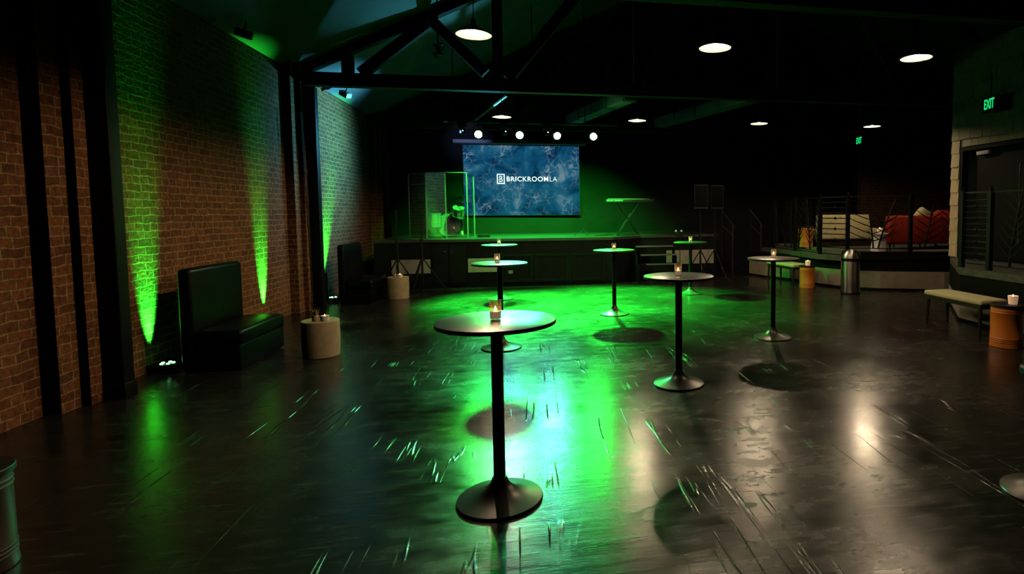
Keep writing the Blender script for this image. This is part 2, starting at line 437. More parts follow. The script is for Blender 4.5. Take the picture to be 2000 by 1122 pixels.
# cream fabric with printed twig pattern
def twig_fabric():
    m = pmat('cream_print_fabric', (0.56, 0.50, 0.26), 0.9)
    nt = m.node_tree; N = nt.nodes; L = nt.links; P = N['Principled BSDF']
    tc = N.new('ShaderNodeTexCoord')
    n = N.new('ShaderNodeTexNoise'); n.inputs['Scale'].default_value = 16; n.inputs['Detail'].default_value = 3
    mp = N.new('ShaderNodeMapping'); mp.inputs['Scale'].default_value = (0.5, 0.5, 2.2); L.new(tc.outputs['Object'], mp.inputs[0]); L.new(mp.outputs[0], n.inputs['Vector'])
    mr = N.new('ShaderNodeMapRange'); mr.inputs[1].default_value = 0.60; mr.inputs[2].default_value = 0.66; L.new(n.outputs['Fac'], mr.inputs[0])
    mx = N.new('ShaderNodeMix'); mx.data_type = 'RGBA'; mx.inputs['A'].default_value = (0.56, 0.50, 0.26, 1); mx.inputs['B'].default_value = (0.33, 0.28, 0.16, 1)
    L.new(mr.outputs[0], mx.inputs['Factor']); L.new(mx.outputs['Result'], P.inputs['Base Color'])
    return m
M_twig = twig_fabric()

# ------------------------------------------------------------------ setting
struct(MB().box(-4.4, 14.2, -4.2, 17.2, -0.12, 0.0).build('floor', M_floor, smooth=False))

WX = -4.1
mb = MB()
mb.box(WX - 0.3, WX, -4.0, 17.0, 0, 4.6)
for yc in (1.02, 6.06, 11.1, 16.14):            # stepped brick piers behind each post
    mb.box(WX - 0.02, WX + 0.13, yc - 0.44, yc + 0.30, 0, 4.3)
    mb.box(WX - 0.02, WX + 0.205, yc - 0.22, yc + 0.14, 0, 4.3)
struct(mb.build('wall_left', M_brick, smooth=False))
struct(MB().box(-4.4, 14.2, 16.8, 17.0, 0, 9).build('wall_back', M_blackwall, smooth=False))
struct(MB().box(-4.4, 14.2, -4.2, -4.0, 0, 9).build('wall_front', M_blackwall, smooth=False))
struct(MB().box(14.0, 14.2, -4.0, 16.8, 0, 5.2).build('wall_far_right', M_blackwall, smooth=False))
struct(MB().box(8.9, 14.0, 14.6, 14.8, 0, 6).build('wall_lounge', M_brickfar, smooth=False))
# pitched ceiling
mb = MB()
RX, RZ, LZ = 4.95, 8.7, 4.17
mb.prism([(0, 0), (1, 0), (1, 1), (0, 1)], 0, 1)
mb.bm.clear()
def slab(x0, z0, x1, z1, y0, y1, t):
    v = [(x0, y0, z0), (x1, y0, z1), (x1, y1, z1), (x0, y1, z0)]
    lo = [mb.bm.verts.new(p) for p in v]
    hi = [mb.bm.verts.new((p[0], p[1], p[2] + t)) for p in v]
    mb.bm.faces.new(lo[::-1]); mb.bm.faces.new(hi)
    for k in range(4): mb.bm.faces.new((lo[k], lo[(k + 1) % 4], hi[(k + 1) % 4], hi[k]))
slab(WX - 0.3, LZ - 0.15, RX, RZ, -4.2, 17.2, 0.15)
slab(RX, RZ, 14.2, 4.1, -4.2, 17.2, 0.15)
struct(mb.build('ceiling', M_ceil, smooth=False))
# black lip over the LED wall and the board it hangs on
struct(MB().box(-2.15, 1.45, 16.38, 16.79, 3.60, 3.69).build('trim_1', M_header, smooth=False))

# shingle clad wall with a doorway on the right-hand raised floor
SX = 7.6
mb = MB()
Y0, Y1, DZ, DY0, DY1 = 2.0, 9.46, 2.83, 2.6, 9.26
mb.box(SX + 0.012, SX + 0.20, DY1, Y1, 0.822, 4.6)
mb.box(SX + 0.012, SX + 0.20, Y0, DY0, 0.822, 4.6)
mb.box(SX + 0.012, SX + 0.20, DY0, DY1, DZ, 4.6)
rs = random.Random(3)
z = 0.84
row = 0
while z < 4.5:                                   # overlapping rows of sawn shingles
    h = 0.235
    y = Y1 + 0.01
    while y > Y0:
        w = rs.uniform(0.14, 0.30)
        ya = max(Y0, y - w)
        zz = z + rs.uniform(-0.012, 0.012)
        top = min(z + h + 0.02, 4.58)
        if not (ya >= DY0 - 0.05 and y <= DY1 + 0.02 and top <= DZ + 0.02):
            y_lo, y_hi = ya, y
            z_lo = zz
            if y_lo < DY1 and y_hi > DY0 and z_lo < DZ:
                if y_hi > DY1 and y_lo < DY1: y_lo = DY1
                elif top > DZ: z_lo = DZ
                else: y_lo = None
            if y_lo is not None and y_hi - y_lo > 0.02 and top - z_lo > 0.01:
                t0 = 0.024 + rs.uniform(0, 0.006)
                a = [(SX - t0 + 0.012, y_lo + 0.003, z_lo), (SX - t0 + 0.012, y_hi - 0.003, z_lo), (SX + 0.004, y_hi - 0.003, top), (SX + 0.004, y_lo + 0.003, top)]
                bq = [(SX + 0.014, p[1], p[2]) for p in a]
                va = [mb.bm.verts.new(p) for p in a]; vb = [mb.bm.verts.new(p) for p in bq]
                mb.bm.faces.new(va); mb.bm.faces.new(vb[::-1])
                for k in range(4): mb.bm.faces.new((va[k], vb[k], vb[(k + 1) % 4], va[(k + 1) % 4]))
        y = ya
    z += h; row += 1
bmesh.ops.recalc_face_normals(mb.bm, faces=mb.bm.faces)
struct(mb.build('wall_right', M_white, smooth=False))
# door leaf inside the opening, with its frame and closer
d = thing('door_1', 'black door with frame and closer set in white shingled wall', 'door', (SX + 0.06, 0, 0.822))
d['kind'] = 'structure'
MB().box(0.03, 0.08, DY0 + 0.02, DY1 - 0.02, 0.01, DZ - 0.83).build('door_leaf', M_fascia, d, smooth=False)
MB().box(-0.06, 0.10, DY1 - 0.07, DY1 - 0.005, 0.0, DZ - 0.825).box(-0.06, 0.10, DY0 + 0.005, DY1 - 0.07, DZ - 0.90, DZ - 0.825).build('door_frame', M_fascia, d, smooth=False)
MB().box(-0.03, 0.028, 8.62, 8.90, 1.83, 1.90, bev=0.008).build('door_closer', M_fixlight, d)
MB().tube([(0.0, 7.95, 0.3), (-0.03, 7.95, 0.34), (-0.03, 7.95, 1.6), (0.0, 7.95, 1.64)], 0.012).build('door_handle', M_chrome, d)

# ------------------------------------------------------------------ posts, trusses
for i, yc in enumerate((6.06, 11.1, 16.14)):
    lab = ('black square timber post nearest the camera against the brick wall',
           'black square timber post between the two booth seats on the brick wall',
           'black square timber post at the stage end of the brick wall')[i]
    p = thing('timber_post', lab, 'post', (WX + 0.30, yc, 0), group='black posts along the brick wall')
    w = 0.075
    MB().box(-w, w, -w, w, 0, 3.9, bev=0.012).build('shaft', M_post, p)
    MB().box(-w - 0.010, w + 0.010, -w - 0.010, w + 0.010, 0, 0.14, bev=0.006).build('base_plate', M_post, p)

def ceil_z(x):
    return LZ - 0.15 + (x - (WX - 0.3)) * (RZ - LZ + 0.15) / (RX - WX + 0.3) if x < RX else RZ + (x - RX) * (4.1 - RZ) / (14.2 - RX)
def truss(yc, label):
    t = thing('roof_truss', label, 'roof truss', (0, yc, 0), group='timber roof trusses')
    MB().box(WX + 0.01, 13.95, -0.09, 0.09, 3.92, 4.15).build('bottom_chord', M_truss, t, smooth=False)
    a, b, c_ = (WX + 0.05, 0, ceil_z(WX + 0.05) - 0.07), (RX, 0, ceil_z(RX) - 0.16), (13.9, 0, ceil_z(13.9) - 0.14)
    mbx = MB(); mbx.bar((a[0], 0, a[2]), b, 0.16, 0.15); mbx.bar(b, c_, 0.16, 0.15)
    mbx.build('top_chord', M_truss, t, smooth=False)
    for x in (-3.19, -0.62, 2.0, RX, 7.9, 10.6):
        MB().box(x - 0.09, x + 0.09, -0.07, 0.07, 4.15, ceil_z(x) - 0.15).build('upright', M_truss, t, smooth=False)
    for x0, z0, x1 in ((-2.98, 4.16, -1.82), (-0.85, 4.25, -1.76), (-0.45, 4.16, 1.8), (2.2, 4.16, RX - 0.2), (7.7, 4.16, RX + 0.2), (10.4, 4.16, 8.05)):
        MB().bar((x0, 0, z0), (x1, 0, ceil_z(x1) - 0.2), 0.13, 0.19).build('brace', M_truss, t, smooth=False)
    return t
truss(6.06, 'dark timber roof truss above the nearest row of pendant lamps')
truss(11.1, 'dark timber roof truss above the far row of pendant lamps')
truss(16.1, 'dark timber roof truss just in front of the wall behind the stage')

# pale ducts seen between the truss and the stage
def duct(name, p, q, w, h, lab, cat):
    c = Vector(((p[0] + q[0]) / 2, (p[1] + q[1]) / 2, p[2]))
    L_ = math.hypot(q[0] - p[0], q[1] - p[1]); ang = math.atan2(q[1] - p[1], q[0] - p[0])
    t = thing(name, lab, cat, c, ang)
    if h > 0.1:
        MB().box(-L_ / 2, L_ / 2, -w / 2, w / 2, 0, h, bev=0.01).build('casing', M_duct, t)
        n = int(L_ / 0.9)
        for k in range(n + 1):
            x = -L_ / 2 + 0.1 + k * (L_ - 0.2) / n
            MB().box(x - 0.015, x + 0.015, -w / 2 - 0.012, w / 2 + 0.012, -0.012, h + 0.012).build('flange', M_duct, t, smooth=False)
    else:
        MB().tube([(-L_ / 2, 0, 0), (L_ / 2, 0, 0)], w, 10).build('pipe', M_duct, t)
    for x in (-L_ / 3, L_ / 3):
        wx = c.x + x * math.cos(ang)
        MB().tube([(x, 0, h), (x, 0, ceil_z(wx) - c.z)], 0.008, 6).build('hanger_rod', M_fixture, t)
duct('air_duct', (0.98, 15.7, 4.02), (2.02, 12.0, 4.02), 0.30, 0.26, 'pale rectangular air duct above the right half of the screen', 'duct')
duct('air_duct', (3.42, 15.7, 4.02), (4.62, 11.7, 4.02), 0.34, 0.24, 'pale rectangular air duct above the keyboard, right of the other duct', 'duct')
duct('ceiling_pipe', (-1.53, 15.4, 4.0), (-0.50, 11.75, 4.0), 0.03, 0.0, 'thin pale pipe near the ceiling above the screen left edge', 'pipe')

# ------------------------------------------------------------------ pendant lamps
def make_pendant():
    t = thing('pendant_lamp', '', 'pendant lamp')
    # shallow white dish, open below: outside shell and inside shell
    pr = [(0.172, 0.0), (0.165, 0.012), (0.10, 0.045), (0.055, 0.070), (0.038, 0.085)]
    MB().lathe([(r, z_) for r, z_ in pr] + [(0.0, 0.088)], 40, cap=False).build('shade', M_shade, t)
    MB().lathe([(r + 0.003, z_ + 0.004) for r, z_ in pr] + [(0.0, 0.095)], 40, cap=False).build('shade_cover', M_shadeout, t)
    MB().lathe([(0.022, 0.09), (0.022, 0.15), (0.010, 0.165), (0.0, 0.165)], 16, cap=False).lathe([(0.018, 0.078), (0.018, 0.09)], 12).build('socket', M_shadeout, t)
    MB().ball((0, 0, 0.042), 0.033, 1, 1, 1.0, 20).build('bulb', M_bulb, t)
    MB().tube([(0, 0, 0.16), (0, 0, 0.47)], 0.004, 6).build('cord', M_fixture, t)
    return t
pend = make_pendant()
PX = [(-0.565, 6.03, 'leftmost pendant lamp of the near row, white dish shade with bright bulb'),
      (1.94, 6.07, 'second pendant lamp from the left in the near row, glowing white dish'),
      (4.37, 6.07, 'rightmost visible pendant lamp of the near row, right of the other two'),
      (-0.57, 11.02, 'leftmost pendant lamp of the far row, above the large screen'),
      (1.97, 11.05, 'second pendant lamp from the left in the far row, right of screen'),
      (4.46, 11.05, 'third pendant lamp from the left in the far row, above the right side'),
      (6.96, 11.05, 'rightmost pendant lamp of the far row, near the small exit sign')]
for i, (x, y, lab) in enumerate(PX):
    o = pend if i == 0 else copy_tree(pend)
    o.location = (x, y, 3.45); tag(o, lab, 'pendant lamp', 'white dish pendant lamps')

# ------------------------------------------------------------------ bar tables and candle jars
def make_table():
    t = thing('bar_table', '', 'bar table')
    R_ = 0.34
    MB().lathe([(0, 1.045), (R_ - 0.012, 1.045), (R_, 1.048), (R_, 1.068), (R_ - 0.004, 1.070), (0, 1.070)], 72, cap=False).build('tabletop', M_tabletop, t)
    MB().lathe([(R_ + 0.0005, 1.047), (R_ + 0.001, 1.049), (R_ + 0.001, 1.066), (R_ + 0.0005, 1.068)], 72, cap=False).build('edge_band', M_edge, t)
    MB().lathe([(0.034, 0.075), (0.034, 1.02), (0.034, 1.045)], 28).lathe([(0.09, 1.028), (0.09, 1.045)], 28).build('pole', M_blackmetal, t)
    prof = [(0.247, 0.0), (0.249, 0.008), (0.245, 0.016), (0.215, 0.024), (0.17, 0.035), (0.125, 0.050), (0.09, 0.068), (0.065, 0.090), (0.05, 0.112), (0.043, 0.135), (0.040, 0.142), (0.034, 0.143)]
    MB().lathe(prof, 64, cap=False).build('base', M_base, t)
    return t
def make_jar():
    t = thing('candle_jar', '', 'candle')
    MB().lathe([(0, 0.0), (0.028, 0.0), (0.032, 0.006), (0.036, 0.095), (0.0365, 0.112), (0.0335, 0.112), (0.033, 0.095), (0.030, 0.006), (0, 0.004)], 32, cap=False).build('glass', M_glass, t)
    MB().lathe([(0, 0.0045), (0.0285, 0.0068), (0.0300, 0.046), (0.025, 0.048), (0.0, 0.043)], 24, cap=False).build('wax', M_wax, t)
    MB().lathe([(0, 0.045), (0.006, 0.050), (0.0075, 0.057), (0.005, 0.067), (0, 0.080)], 12, cap=False).build('flame', M_flame, t)
    return t
tab0, jar0 = make_table(), make_jar()
TB = [(-0.23, 3.39, 'round black bar table nearest the camera', 'on the nearest black bar table'),
      (1.36, 5.39, 'round black bar table right of centre, second nearest the camera', 'on the second nearest black bar table'),
      (3.10, 7.15, 'round black bar table in front of the bench with the orange drum', 'on the bar table in front of the far cream bench'),
      (1.27, 9.39, 'round black bar table with green lit top in front of the stage steps', 'on the green lit table left of the stage steps'),
      (-0.44, 7.31, 'round black bar table directly behind the nearest one', 'on the table directly behind the nearest one'),
      (-0.69, 11.54, 'round black bar table closest to the stage, below the screen', 'on the table closest to the stage below the screen'),
      (3.13, 11.41, 'round black bar table in shadow before the right speakers', 'on the dark table before the right speakers')]
jo = [(-0.005, 0.02), (0.0, 0.02), (0.03, 0.06), (0.0, 0.0), (-0.03, 0.03), (-0.01, 0.05), (0.0, 0.0)]
for i, (x, y, lab, jl) in enumerate(TB):
    o = tab0 if i == 0 else copy_tree(tab0)
    o.location = (x, y, 0); o.rotation_euler = (0, 0, i * 0.4); tag(o, lab, 'bar table', 'black round bar tables')
    o = jar0 if i == 0 else copy_tree(jar0)
    o.location = (x + jo[i][0], y + jo[i][1], 1.0705); o.rotation_euler = (0, 0, i * 0.7)
    tag(o, 'lit candle in glass jar ' + jl, 'candle', 'candle jars on the bar tables')

# pedestal stool whose base shows in the bottom right corner
t = thing('pedestal_stool', 'black round pedestal base on the floor in the bottom right corner', 'stool', (2.96, 2.83, 0))
MB().lathe([(0.225, 0.0), (0.227, 0.008), (0.222, 0.015), (0.15, 0.028), (0.08, 0.05), (0.045, 0.09), (0.03, 0.12)], 56, cap=False).build('base', M_base, t)
MB().lathe([(0.026, 0.10), (0.026, 0.70)], 20).build('pole', M_blackmetal, t)
MB().lathe([(0, 0.70), (0.13, 0.70), (0.145, 0.72), (0.145, 0.75), (0.13, 0.765), (0, 0.77)], 40, cap=False).build('seat', M_vinyl, t)

# ------------------------------------------------------------------ booth seats along the brick wall
def make_booth():
    t = thing('booth_seat', '', 'booth seat')
    # local: x from the wall outwards, y along the wall, origin at floor centre of the back
    Lh = 0.56
    mbx = MB(); mbx.box(-0.13, 0.0, -Lh, Lh, 0.02, 1.115, bev=0.045); mbx.build('backrest', M_vinyl, t)
    MB().box(0.0, 0.46, -Lh + 0.005, Lh - 0.005, 0.27, 0.44, bev=0.045).build('seat_cushion', M_vinyl, t)
    MB().box(0.0, 0.44, -Lh + 0.01, Lh - 0.01, 0.02, 0.275, bev=0.012).build('seat_box', M_vinyl, t)
    MB().box(-0.11, 0.42, -Lh + 0.05, Lh - 0.05, 0.0, 0.025).build('plinth', M_fascia, t, smooth=False)
    return t
b0 = make_booth(); b0.location = (-3.59, 7.38, 0)
tag(b0, 'black vinyl booth seat nearest the camera, against the brick wall', 'booth seat', 'black vinyl booth seats')
b1 = copy_tree(b0); b1.location = (-3.48, 12.02, 0)
tag(b1, 'black vinyl booth seat farther away, near the stage and second post', 'booth seat', 'black vinyl booth seats')

# concrete drum side tables with plant pot and candle
def make_pedestal():
    t = thing('side_table', '', 'side table')
    MB().lathe([(0, 0.0), (0.188, 0.0), (0.195, 0.006), (0.205, 0.20), (0.203, 0.422), (0.197, 0.430), (0, 0.430)], 56, cap=False).build('drum_body', M_concrete, t)
    return t
s0 = make_pedestal(); s0.location = (-2.525, 7.36, 0)
tag(s0, 'beige concrete drum side table beside the nearer booth seat', 'side table', 'concrete drum side tables')
s1 = copy_tree(s0); s1.location = (-2.70, 12.1, 0)
tag(s1, 'beige concrete drum side table beside the farther booth seat', 'side table', 'concrete drum side tables')
def make_plant():
    t = thing('potted_succulent', '', 'plant')
    MB().lathe([(0, 0), (0.033, 0), (0.036, 0.004), (0.038, 0.072), (0.034, 0.072), (0.033, 0.060), (0, 0.058)], 24, cap=False).build('pot', M_pot, t)
    r = random.Random(5)
    mbx = MB()
    for k in range(15):
        a = k * 2.4; tilt = 0.15 + 0.5 * (k / 15); l = r.uniform(0.06, 0.12)
        d_ = Vector((math.cos(a) * math.sin(tilt), math.sin(a) * math.sin(tilt), math.cos(tilt)))
        p = Vector((0, 0, 0.055)) + Vector((d_.x, d_.y, 0)) * 0.012
        mid = p + d_ * l * 0.45
        s_ = d_.cross(Vector((0, 0, 1))).normalized() * 0.009
        up = s_.cross(d_).normalized() * 0.004
        tip = p + d_ * l
        vs = [mbx.bm.verts.new(q) for q in (p, mid + s_, tip, mid - s_, mid + up, mid - up)]
        for f in ((0, 1, 4), (1, 2, 4), (2, 3, 4), (3, 0, 4), (1, 0, 5), (2, 1, 5), (3, 2, 5), (0, 3, 5)):
            mbx.bm.faces.new([vs[q] for q in f])
    mbx.build('leaves', M_leaf, t, smooth=False)
    return t
def make_votive():
    t = thing('votive_candle', '', 'candle')
    MB().lathe([(0, 0), (0.044, 0), (0.047, 0.004), (0.048, 0.060), (0.043, 0.060), (0.042, 0.050), (0, 0.048)], 28, cap=False).build('cup', M_ceramic, t)
    MB().lathe([(0, 0.050), (0.004, 0.054), (0.0055, 0.060), (0.003, 0.068), (0, 0.078)], 10, cap=False).build('flame', M_flame, t)
    return t
pl0 = make_plant(); pl0.location = (-2.545, 7.27, 0.4305); tag(pl0, 'small succulent in pink clay pot on the nearer concrete side table', 'plant', 'potted succulents')
pl1 = copy_tree(pl0); pl1.location = (-2.74, 12.0, 0.4305); pl1.rotation_euler = (0, 0, 1.1); tag(pl1, 'small succulent in pink clay pot on the farther concrete side table', 'plant', 'potted succulents')
v0 = make_votive(); v0.location = (-2.455, 7.30, 0.4305); tag(v0, 'white ceramic candle cup beside the pot on the nearer concrete side table', 'candle', 'white candle cups by the plants')
v1 = copy_tree(v0); v1.location = (-2.635, 11.98, 0.4305); tag(v1, 'white ceramic candle cup beside the pot on the farther concrete side table', 'candle', 'white candle cups by the plants')

# ------------------------------------------------------------------ orange drum tables, candles
def make_drum():
    t = thing('drum_table', '', 'side table')
    prof = [(0, 0.0), (0.165, 0.0), (0.170, 0.006)]
    for zc in (0.065, 0.085, 0.105, 0.40, 0.425):
        prof += [(0.164, zc - 0.006), (0.1675, zc), (0.164, zc + 0.006)]
    prof += [(0.164, 0.455), (0.160, 0.460)]
    MB().lathe(prof, 48, cap=True).build('drum', M_orange, t)
    MB().lathe([(0, 0.460), (0.172, 0.460), (0.178, 0.464), (0.178, 0.486), (0.174, 0.490), (0, 0.490)], 48, cap=False).build('lid', M_darklid, t)
    return t
dr0 = make_drum(); dr0.location = (5.90, 11.76, 0); tag(dr0, 'orange metal drum table between far cream bench and steel bin', 'side table', 'orange drum tables')
dr1 = copy_tree(dr0); dr1.location = (5.72, 6.08, 0); dr1.scale = (1.08, 1.08, 1.08); tag(dr1, 'orange metal drum table at the right edge beside the near bench', 'side table', 'orange drum tables')
dr2 = copy_tree(dr0); dr2.location = (6.49, 13.05, 0.8205); dr2.scale = (1.05, 1.05, 1.02); tag(dr2, 'orange metal drum table on the raised lounge behind the railing', 'side table', 'orange drum tables')
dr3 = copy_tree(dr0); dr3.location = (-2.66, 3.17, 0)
for ch in dr3.children:
    if ch.name.startswith('drum'): ch.data = ch.data.copy(); ch.data.materials[0] = pmat('shaded_orange_drum', (0.035, 0.012, 0.004), 0.45)  # dimness of the corner put into this drum's colour
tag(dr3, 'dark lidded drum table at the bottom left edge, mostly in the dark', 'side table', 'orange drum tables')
def make_pillar():
    t = thing('pillar_candle', '', 'candle')
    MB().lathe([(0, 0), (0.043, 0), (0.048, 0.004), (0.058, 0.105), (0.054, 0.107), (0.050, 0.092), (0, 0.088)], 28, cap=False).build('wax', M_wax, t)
    MB().lathe([(0, 0.090), (0.006, 0.095), (0.008, 0.104), (0.004, 0.114), (0, 0.126)], 10, cap=False).build('flame', M_flame, t)
    return t
pc0 = make_pillar(); pc0.location = (5.90, 11.74, 0.491); tag(pc0, 'lit white candle on the orange drum beside the far bench', 'candle', 'white candles on the side tables')
pc1 = copy_tree(pc0); pc1.location = (5.76, 6.04, 0.5305); tag(pc1, 'lit white candle on the orange drum at the right edge', 'candle', 'white candles on the side tables')

# steel bin
t = thing('waste_bin', 'tall brushed steel waste bin with domed top by the raised lounge', 'bin', (6.33, 10.72, 0))
MB().lathe([(0.190, 0.0), (0.195, 0.004), (0.195, 0.028), (0.188, 0.030)], 48).build('foot_ring', M_fixture, t)
MB().lathe([(0.185, 0.03), (0.188, 0.035), (0.188, 0.66), (0.184, 0.665)], 64).build('body', M_steel, t)
MB().lathe([(0.165, 0.665), (0.165, 0.735)], 48).build('opening', M_fixture, t)
MB().lathe([(0.198, 0.725), (0.203, 0.73), (0.203, 0.755), (0.195, 0.80), (0.17, 0.85), (0.12, 0.885), (0.06, 0.90), (0, 0.903)], 64, cap=False).build('dome_lid', M_steel, t)

# benches
def make_bench(L_, lab, loc, rz):
    t = thing('bench', lab, 'bench', loc, rz, 'cream cushioned benches')
    MB().box(-0.21, 0.21, -L_ / 2, L_ / 2, 0.425, 0.50, bev=0.028).build('seat', M_cream, t)
    MB().box(-0.19, 0.19, -L_ / 2 + 0.03, L_ / 2 - 0.03, 0.375, 0.428).build('apron', M_darkwood, t, smooth=False)
    for sx in (-1, 1):
        for sy in (-1, 1):
            x, y = sx * 0.165, sy * (L_ / 2 - 0.06)
            MB().tube([(x, y, 0.38), (x + sx * 0.012, y + sy * 0.015, 0.0)], 0.028, 10, taper=0.6).build('leg', M_darkwood, t)
    return t
make_bench(1.12, 'cream cushioned bench near the right edge, beside the near orange drum', (5.95, 7.10, 0), math.radians(1))
make_bench(1.15, 'cream cushioned bench farther away, left of the orange drum', (5.78, 12.55, 0), math.radians(8.5))

# ------------------------------------------------------------------ raised lounge and right-hand platform
base_curve = [(5.60, 14.5), (5.75, 13.85), (6.14, 13.08), (6.25, 12.5), (6.35, 12.0), (6.55, 11.52), (6.82, 11.2), (7.17, 10.96), (7.7, 10.74), (8.36, 10.52), (12.5, 10.4)]
deck_poly = [(5.98, 14.55), (6.12, 13.2), (6.15, 11.85), (6.45, 11.28), (6.75, 11.06), (7.17, 10.90), (7.7, 10.70), (8.36, 10.49), (12.5, 10.37)]
def offset(poly, d):
    out = []
    for i, p in enumerate(poly):
        a = Vector(poly[max(0, i - 1)]); b = Vector(poly[min(len(poly) - 1, i + 1)])
        tt = (b - a).normalized(); nrm = Vector((-tt.y, tt.x))
        out.append((p[0] + nrm.x * d, p[1] + nrm.y * d))
    return out
def strip(mbx, poly, d, z0, z1):
    o = offset(poly, d)
    for i in range(len(poly) - 1):
        q = [poly[i], poly[i + 1], o[i + 1], o[i]]
        mbx.prism(q, z0, z1)
lp = thing('lounge_platform', 'raised lounge floor with black fascia and pale curved base panel', 'platform', (0, 0, 0))
mb = MB(); mb.prism([(x, y) for x, y in offset(deck_poly, 0.30)] + [(13.9, 10.67), (13.9, 14.55)], 0.74, 0.82); mb.build('deck', M_deckgrey, lp, smooth=False)
mb = MB(); strip(mb, deck_poly[:4], 0.30, 0.62, 0.725); mb.build('side_ledge', M_ledge, lp, smooth=False)
mb = MB(); strip(mb, deck_poly[3:], 0.30, 0.66, 0.82); mb.build('front_edge', M_fascia, lp, smooth=False)
mb = MB(); strip(mb, base_curve, 0.06, 0.41, 0.64); mb.build('fascia', M_fascia, lp, smooth=False)
mb = MB(); strip(mb, base_curve, 0.05, 0.045, 0.41); mb.build('base_panel', M_band, lp, label='pale grey base panel')
mb = MB(); strip(mb, offset(base_curve, -0.012), 0.05, 0.0, 0.05); mb.build('kick_strip', M_fascia, lp, smooth=False)

pb = thing('side_platform', 'raised floor at the right edge carrying the shingled wall and railing', 'platform', (0, 0, 0))
PBX = 6.30
poly = [(PBX, 2.2), (PBX, 7.62), (7.5, 9.30), (7.62, 9.46), (9.2, 9.46), (9.2, 2.2)]
MB().prism(poly, 0.72, 0.82).build('deck', M_ledge, pb, smooth=False)
mb = MB(); strip(mb, [(PBX + 0.02, 2.2), (PBX + 0.02, 7.62), (7.5, 9.32)][::-1], 0.05, 0.33, 0.72); mb.build('fascia', M_fascia, pb, smooth=False)
mb = MB(); strip(mb, [(PBX + 0.02, 2.2), (PBX + 0.02, 7.62), (7.5, 9.32)][::-1], 0.05, 0.05, 0.33); mb.build('base_panel', M_band, pb, smooth=False, label='pale grey base panel')
mb = MB(); strip(mb, [(PBX + 0.01, 2.2), (PBX + 0.01, 7.63), (7.5, 9.34)][::-1], 0.05, 0.0, 0.055); mb.build('kick_strip', M_fascia, pb, smooth=False)

# wrought iron railings
def panel_bars(mbx, p, q, z0, z1, n=7, ball_at=(0.5,), extra=None):
    for k in range(n):
        z_ = z0 + 0.06 + (z1 - z0 - 0.14) * k / (n - 1)
        mbx.tube([(p[0], p[1], z_), (q[0], q[1], z_)], 0.011, 6)
        if k % 2 == 1:
            for f in ball_at:
                mbx.ball((p[0] + (q[0] - p[0]) * f, p[1] + (q[1] - p[1]) * f, z_), 0.032)
def lerp(p, q, f): return (p[0] + (q[0] - p[0]) * f, p[1] + (q[1] - p[1]) * f)
def panel_branch(mbx, p, q, z0, z1, stems, r):
    """leaning stems with rows of side twigs, like a leaf skeleton"""
    for f0, f1, n, lw in stems:
        pts = []
        for k in range(9):
            u = k / 8
            f = f0 + (f1 - f0) * (u ** 1.3)
            a = lerp(p, q, f)
            pts.append((a[0], a[1], z0 + (z1 - z0) * u))
        mbx.tube(pts, 0.020, 8, taper=0.7)
        for k in range(1, n):
            u = k / n
            f = f0 + (f1 - f0) * (u ** 1.3)
            zb = z0 + (z1 - z0) * u
            for sgn in (-1, 1):
                pp = []
                for j in range(4):
                    w = j / 3
                    ff = min(1.0, max(0.0, f + sgn * lw * w))
                    a = lerp(p, q, ff)
                    zz = min(z1, zb + 0.16 * w + 0.05 * w * w)
                    pp.append((a[0], a[1], zz))
                mbx.tube(pp, 0.0125, 6, taper=0.55)
def railing(name, label, pts, z0s, z1, styles, group=None):
    t = thing(name, label, 'railing', (0, 0, 0), group=group)
    for i, p in enumerate(pts):
        MB().box(p[0] - 0.034, p[0] + 0.034, p[1] - 0.034, p[1] + 0.034, z0s[i], z1 + 0.02).lathe([(0, 0), (0.026, 0.0), (0.03, 0.012), (0.012, 0.024), (0.022, 0.036), (0.024, 0.05), (0.014, 0.064), (0, 0.07)], 14, c=(p[0], p[1], z1 + 0.02), cap=False).build('post', M_rail, t)
    for i in range(len(pts) - 1):
        p, q = pts[i], pts[i + 1]
        MB().tube([(p[0], p[1], z1), (q[0], q[1], z1)], 0.016, 8).build('top_rail', M_rail, t)
        zb = max(z0s[i], z0s[i + 1]) + 0.07
        mbx = MB(); mbx.tube([(p[0], p[1], zb), (q[0], q[1], zb)], 0.010, 6)
        st = styles[i]
        r = random.Random(i)
        if st[0] == 'bars': panel_bars(mbx, p, q, zb, z1 - 0.03, st[1], st[2])
        else: panel_branch(mbx, p, q, zb, z1 - 0.03, st[1], r)
        mbx.build('infill_panel', M_rail, t)
    return t
railing('iron_railing', 'black wrought iron railing with branch pattern around the raised lounge',
        [(6.22, 14.35), (6.24, 13.1), (6.27, 11.90), (6.58, 11.28), (7.70, 10.75), (8.95, 10.55)], [0.726, 0.726, 0.726, 0.822, 0.822, 0.822], 1.99,
        [('branch', [(0.2, 0.1, 8, 0.12), (0.55, 0.62, 9, 0.14), (0.85, 0.8, 8, 0.12)]),
         ('branch', [(0.15, 0.35, 8, 0.14), (0.62, 0.48, 9, 0.16), (0.9, 0.97, 8, 0.12)]),
         ('bars', 9, (0.55,)),
         ('branch', [(0.42, 0.30, 7, 0.40), (0.5, 0.78, 6, 0.22)]),
         ('branch', [(0.25, 0.42, 7, 0.25), (0.78, 0.62, 7, 0.22)])])
railing('iron_railing', 'black wrought iron railing with ball studded bars at the right edge',
        [(6.42, 7.72), (6.44, 7.20), (6.46, 5.4), (6.46, 3.4)], [0.822] * 4, 1.95,
        [('bars', 11, (0.02, 0.5)), ('branch', [(0.2, 0.3, 8, 0.13), (0.5, 0.42, 9, 0.14), (0.75, 0.85, 8, 0.12)]),
         ('branch', [(0.3, 0.4, 8, 0.13), (0.7, 0.6, 9, 0.14)])])

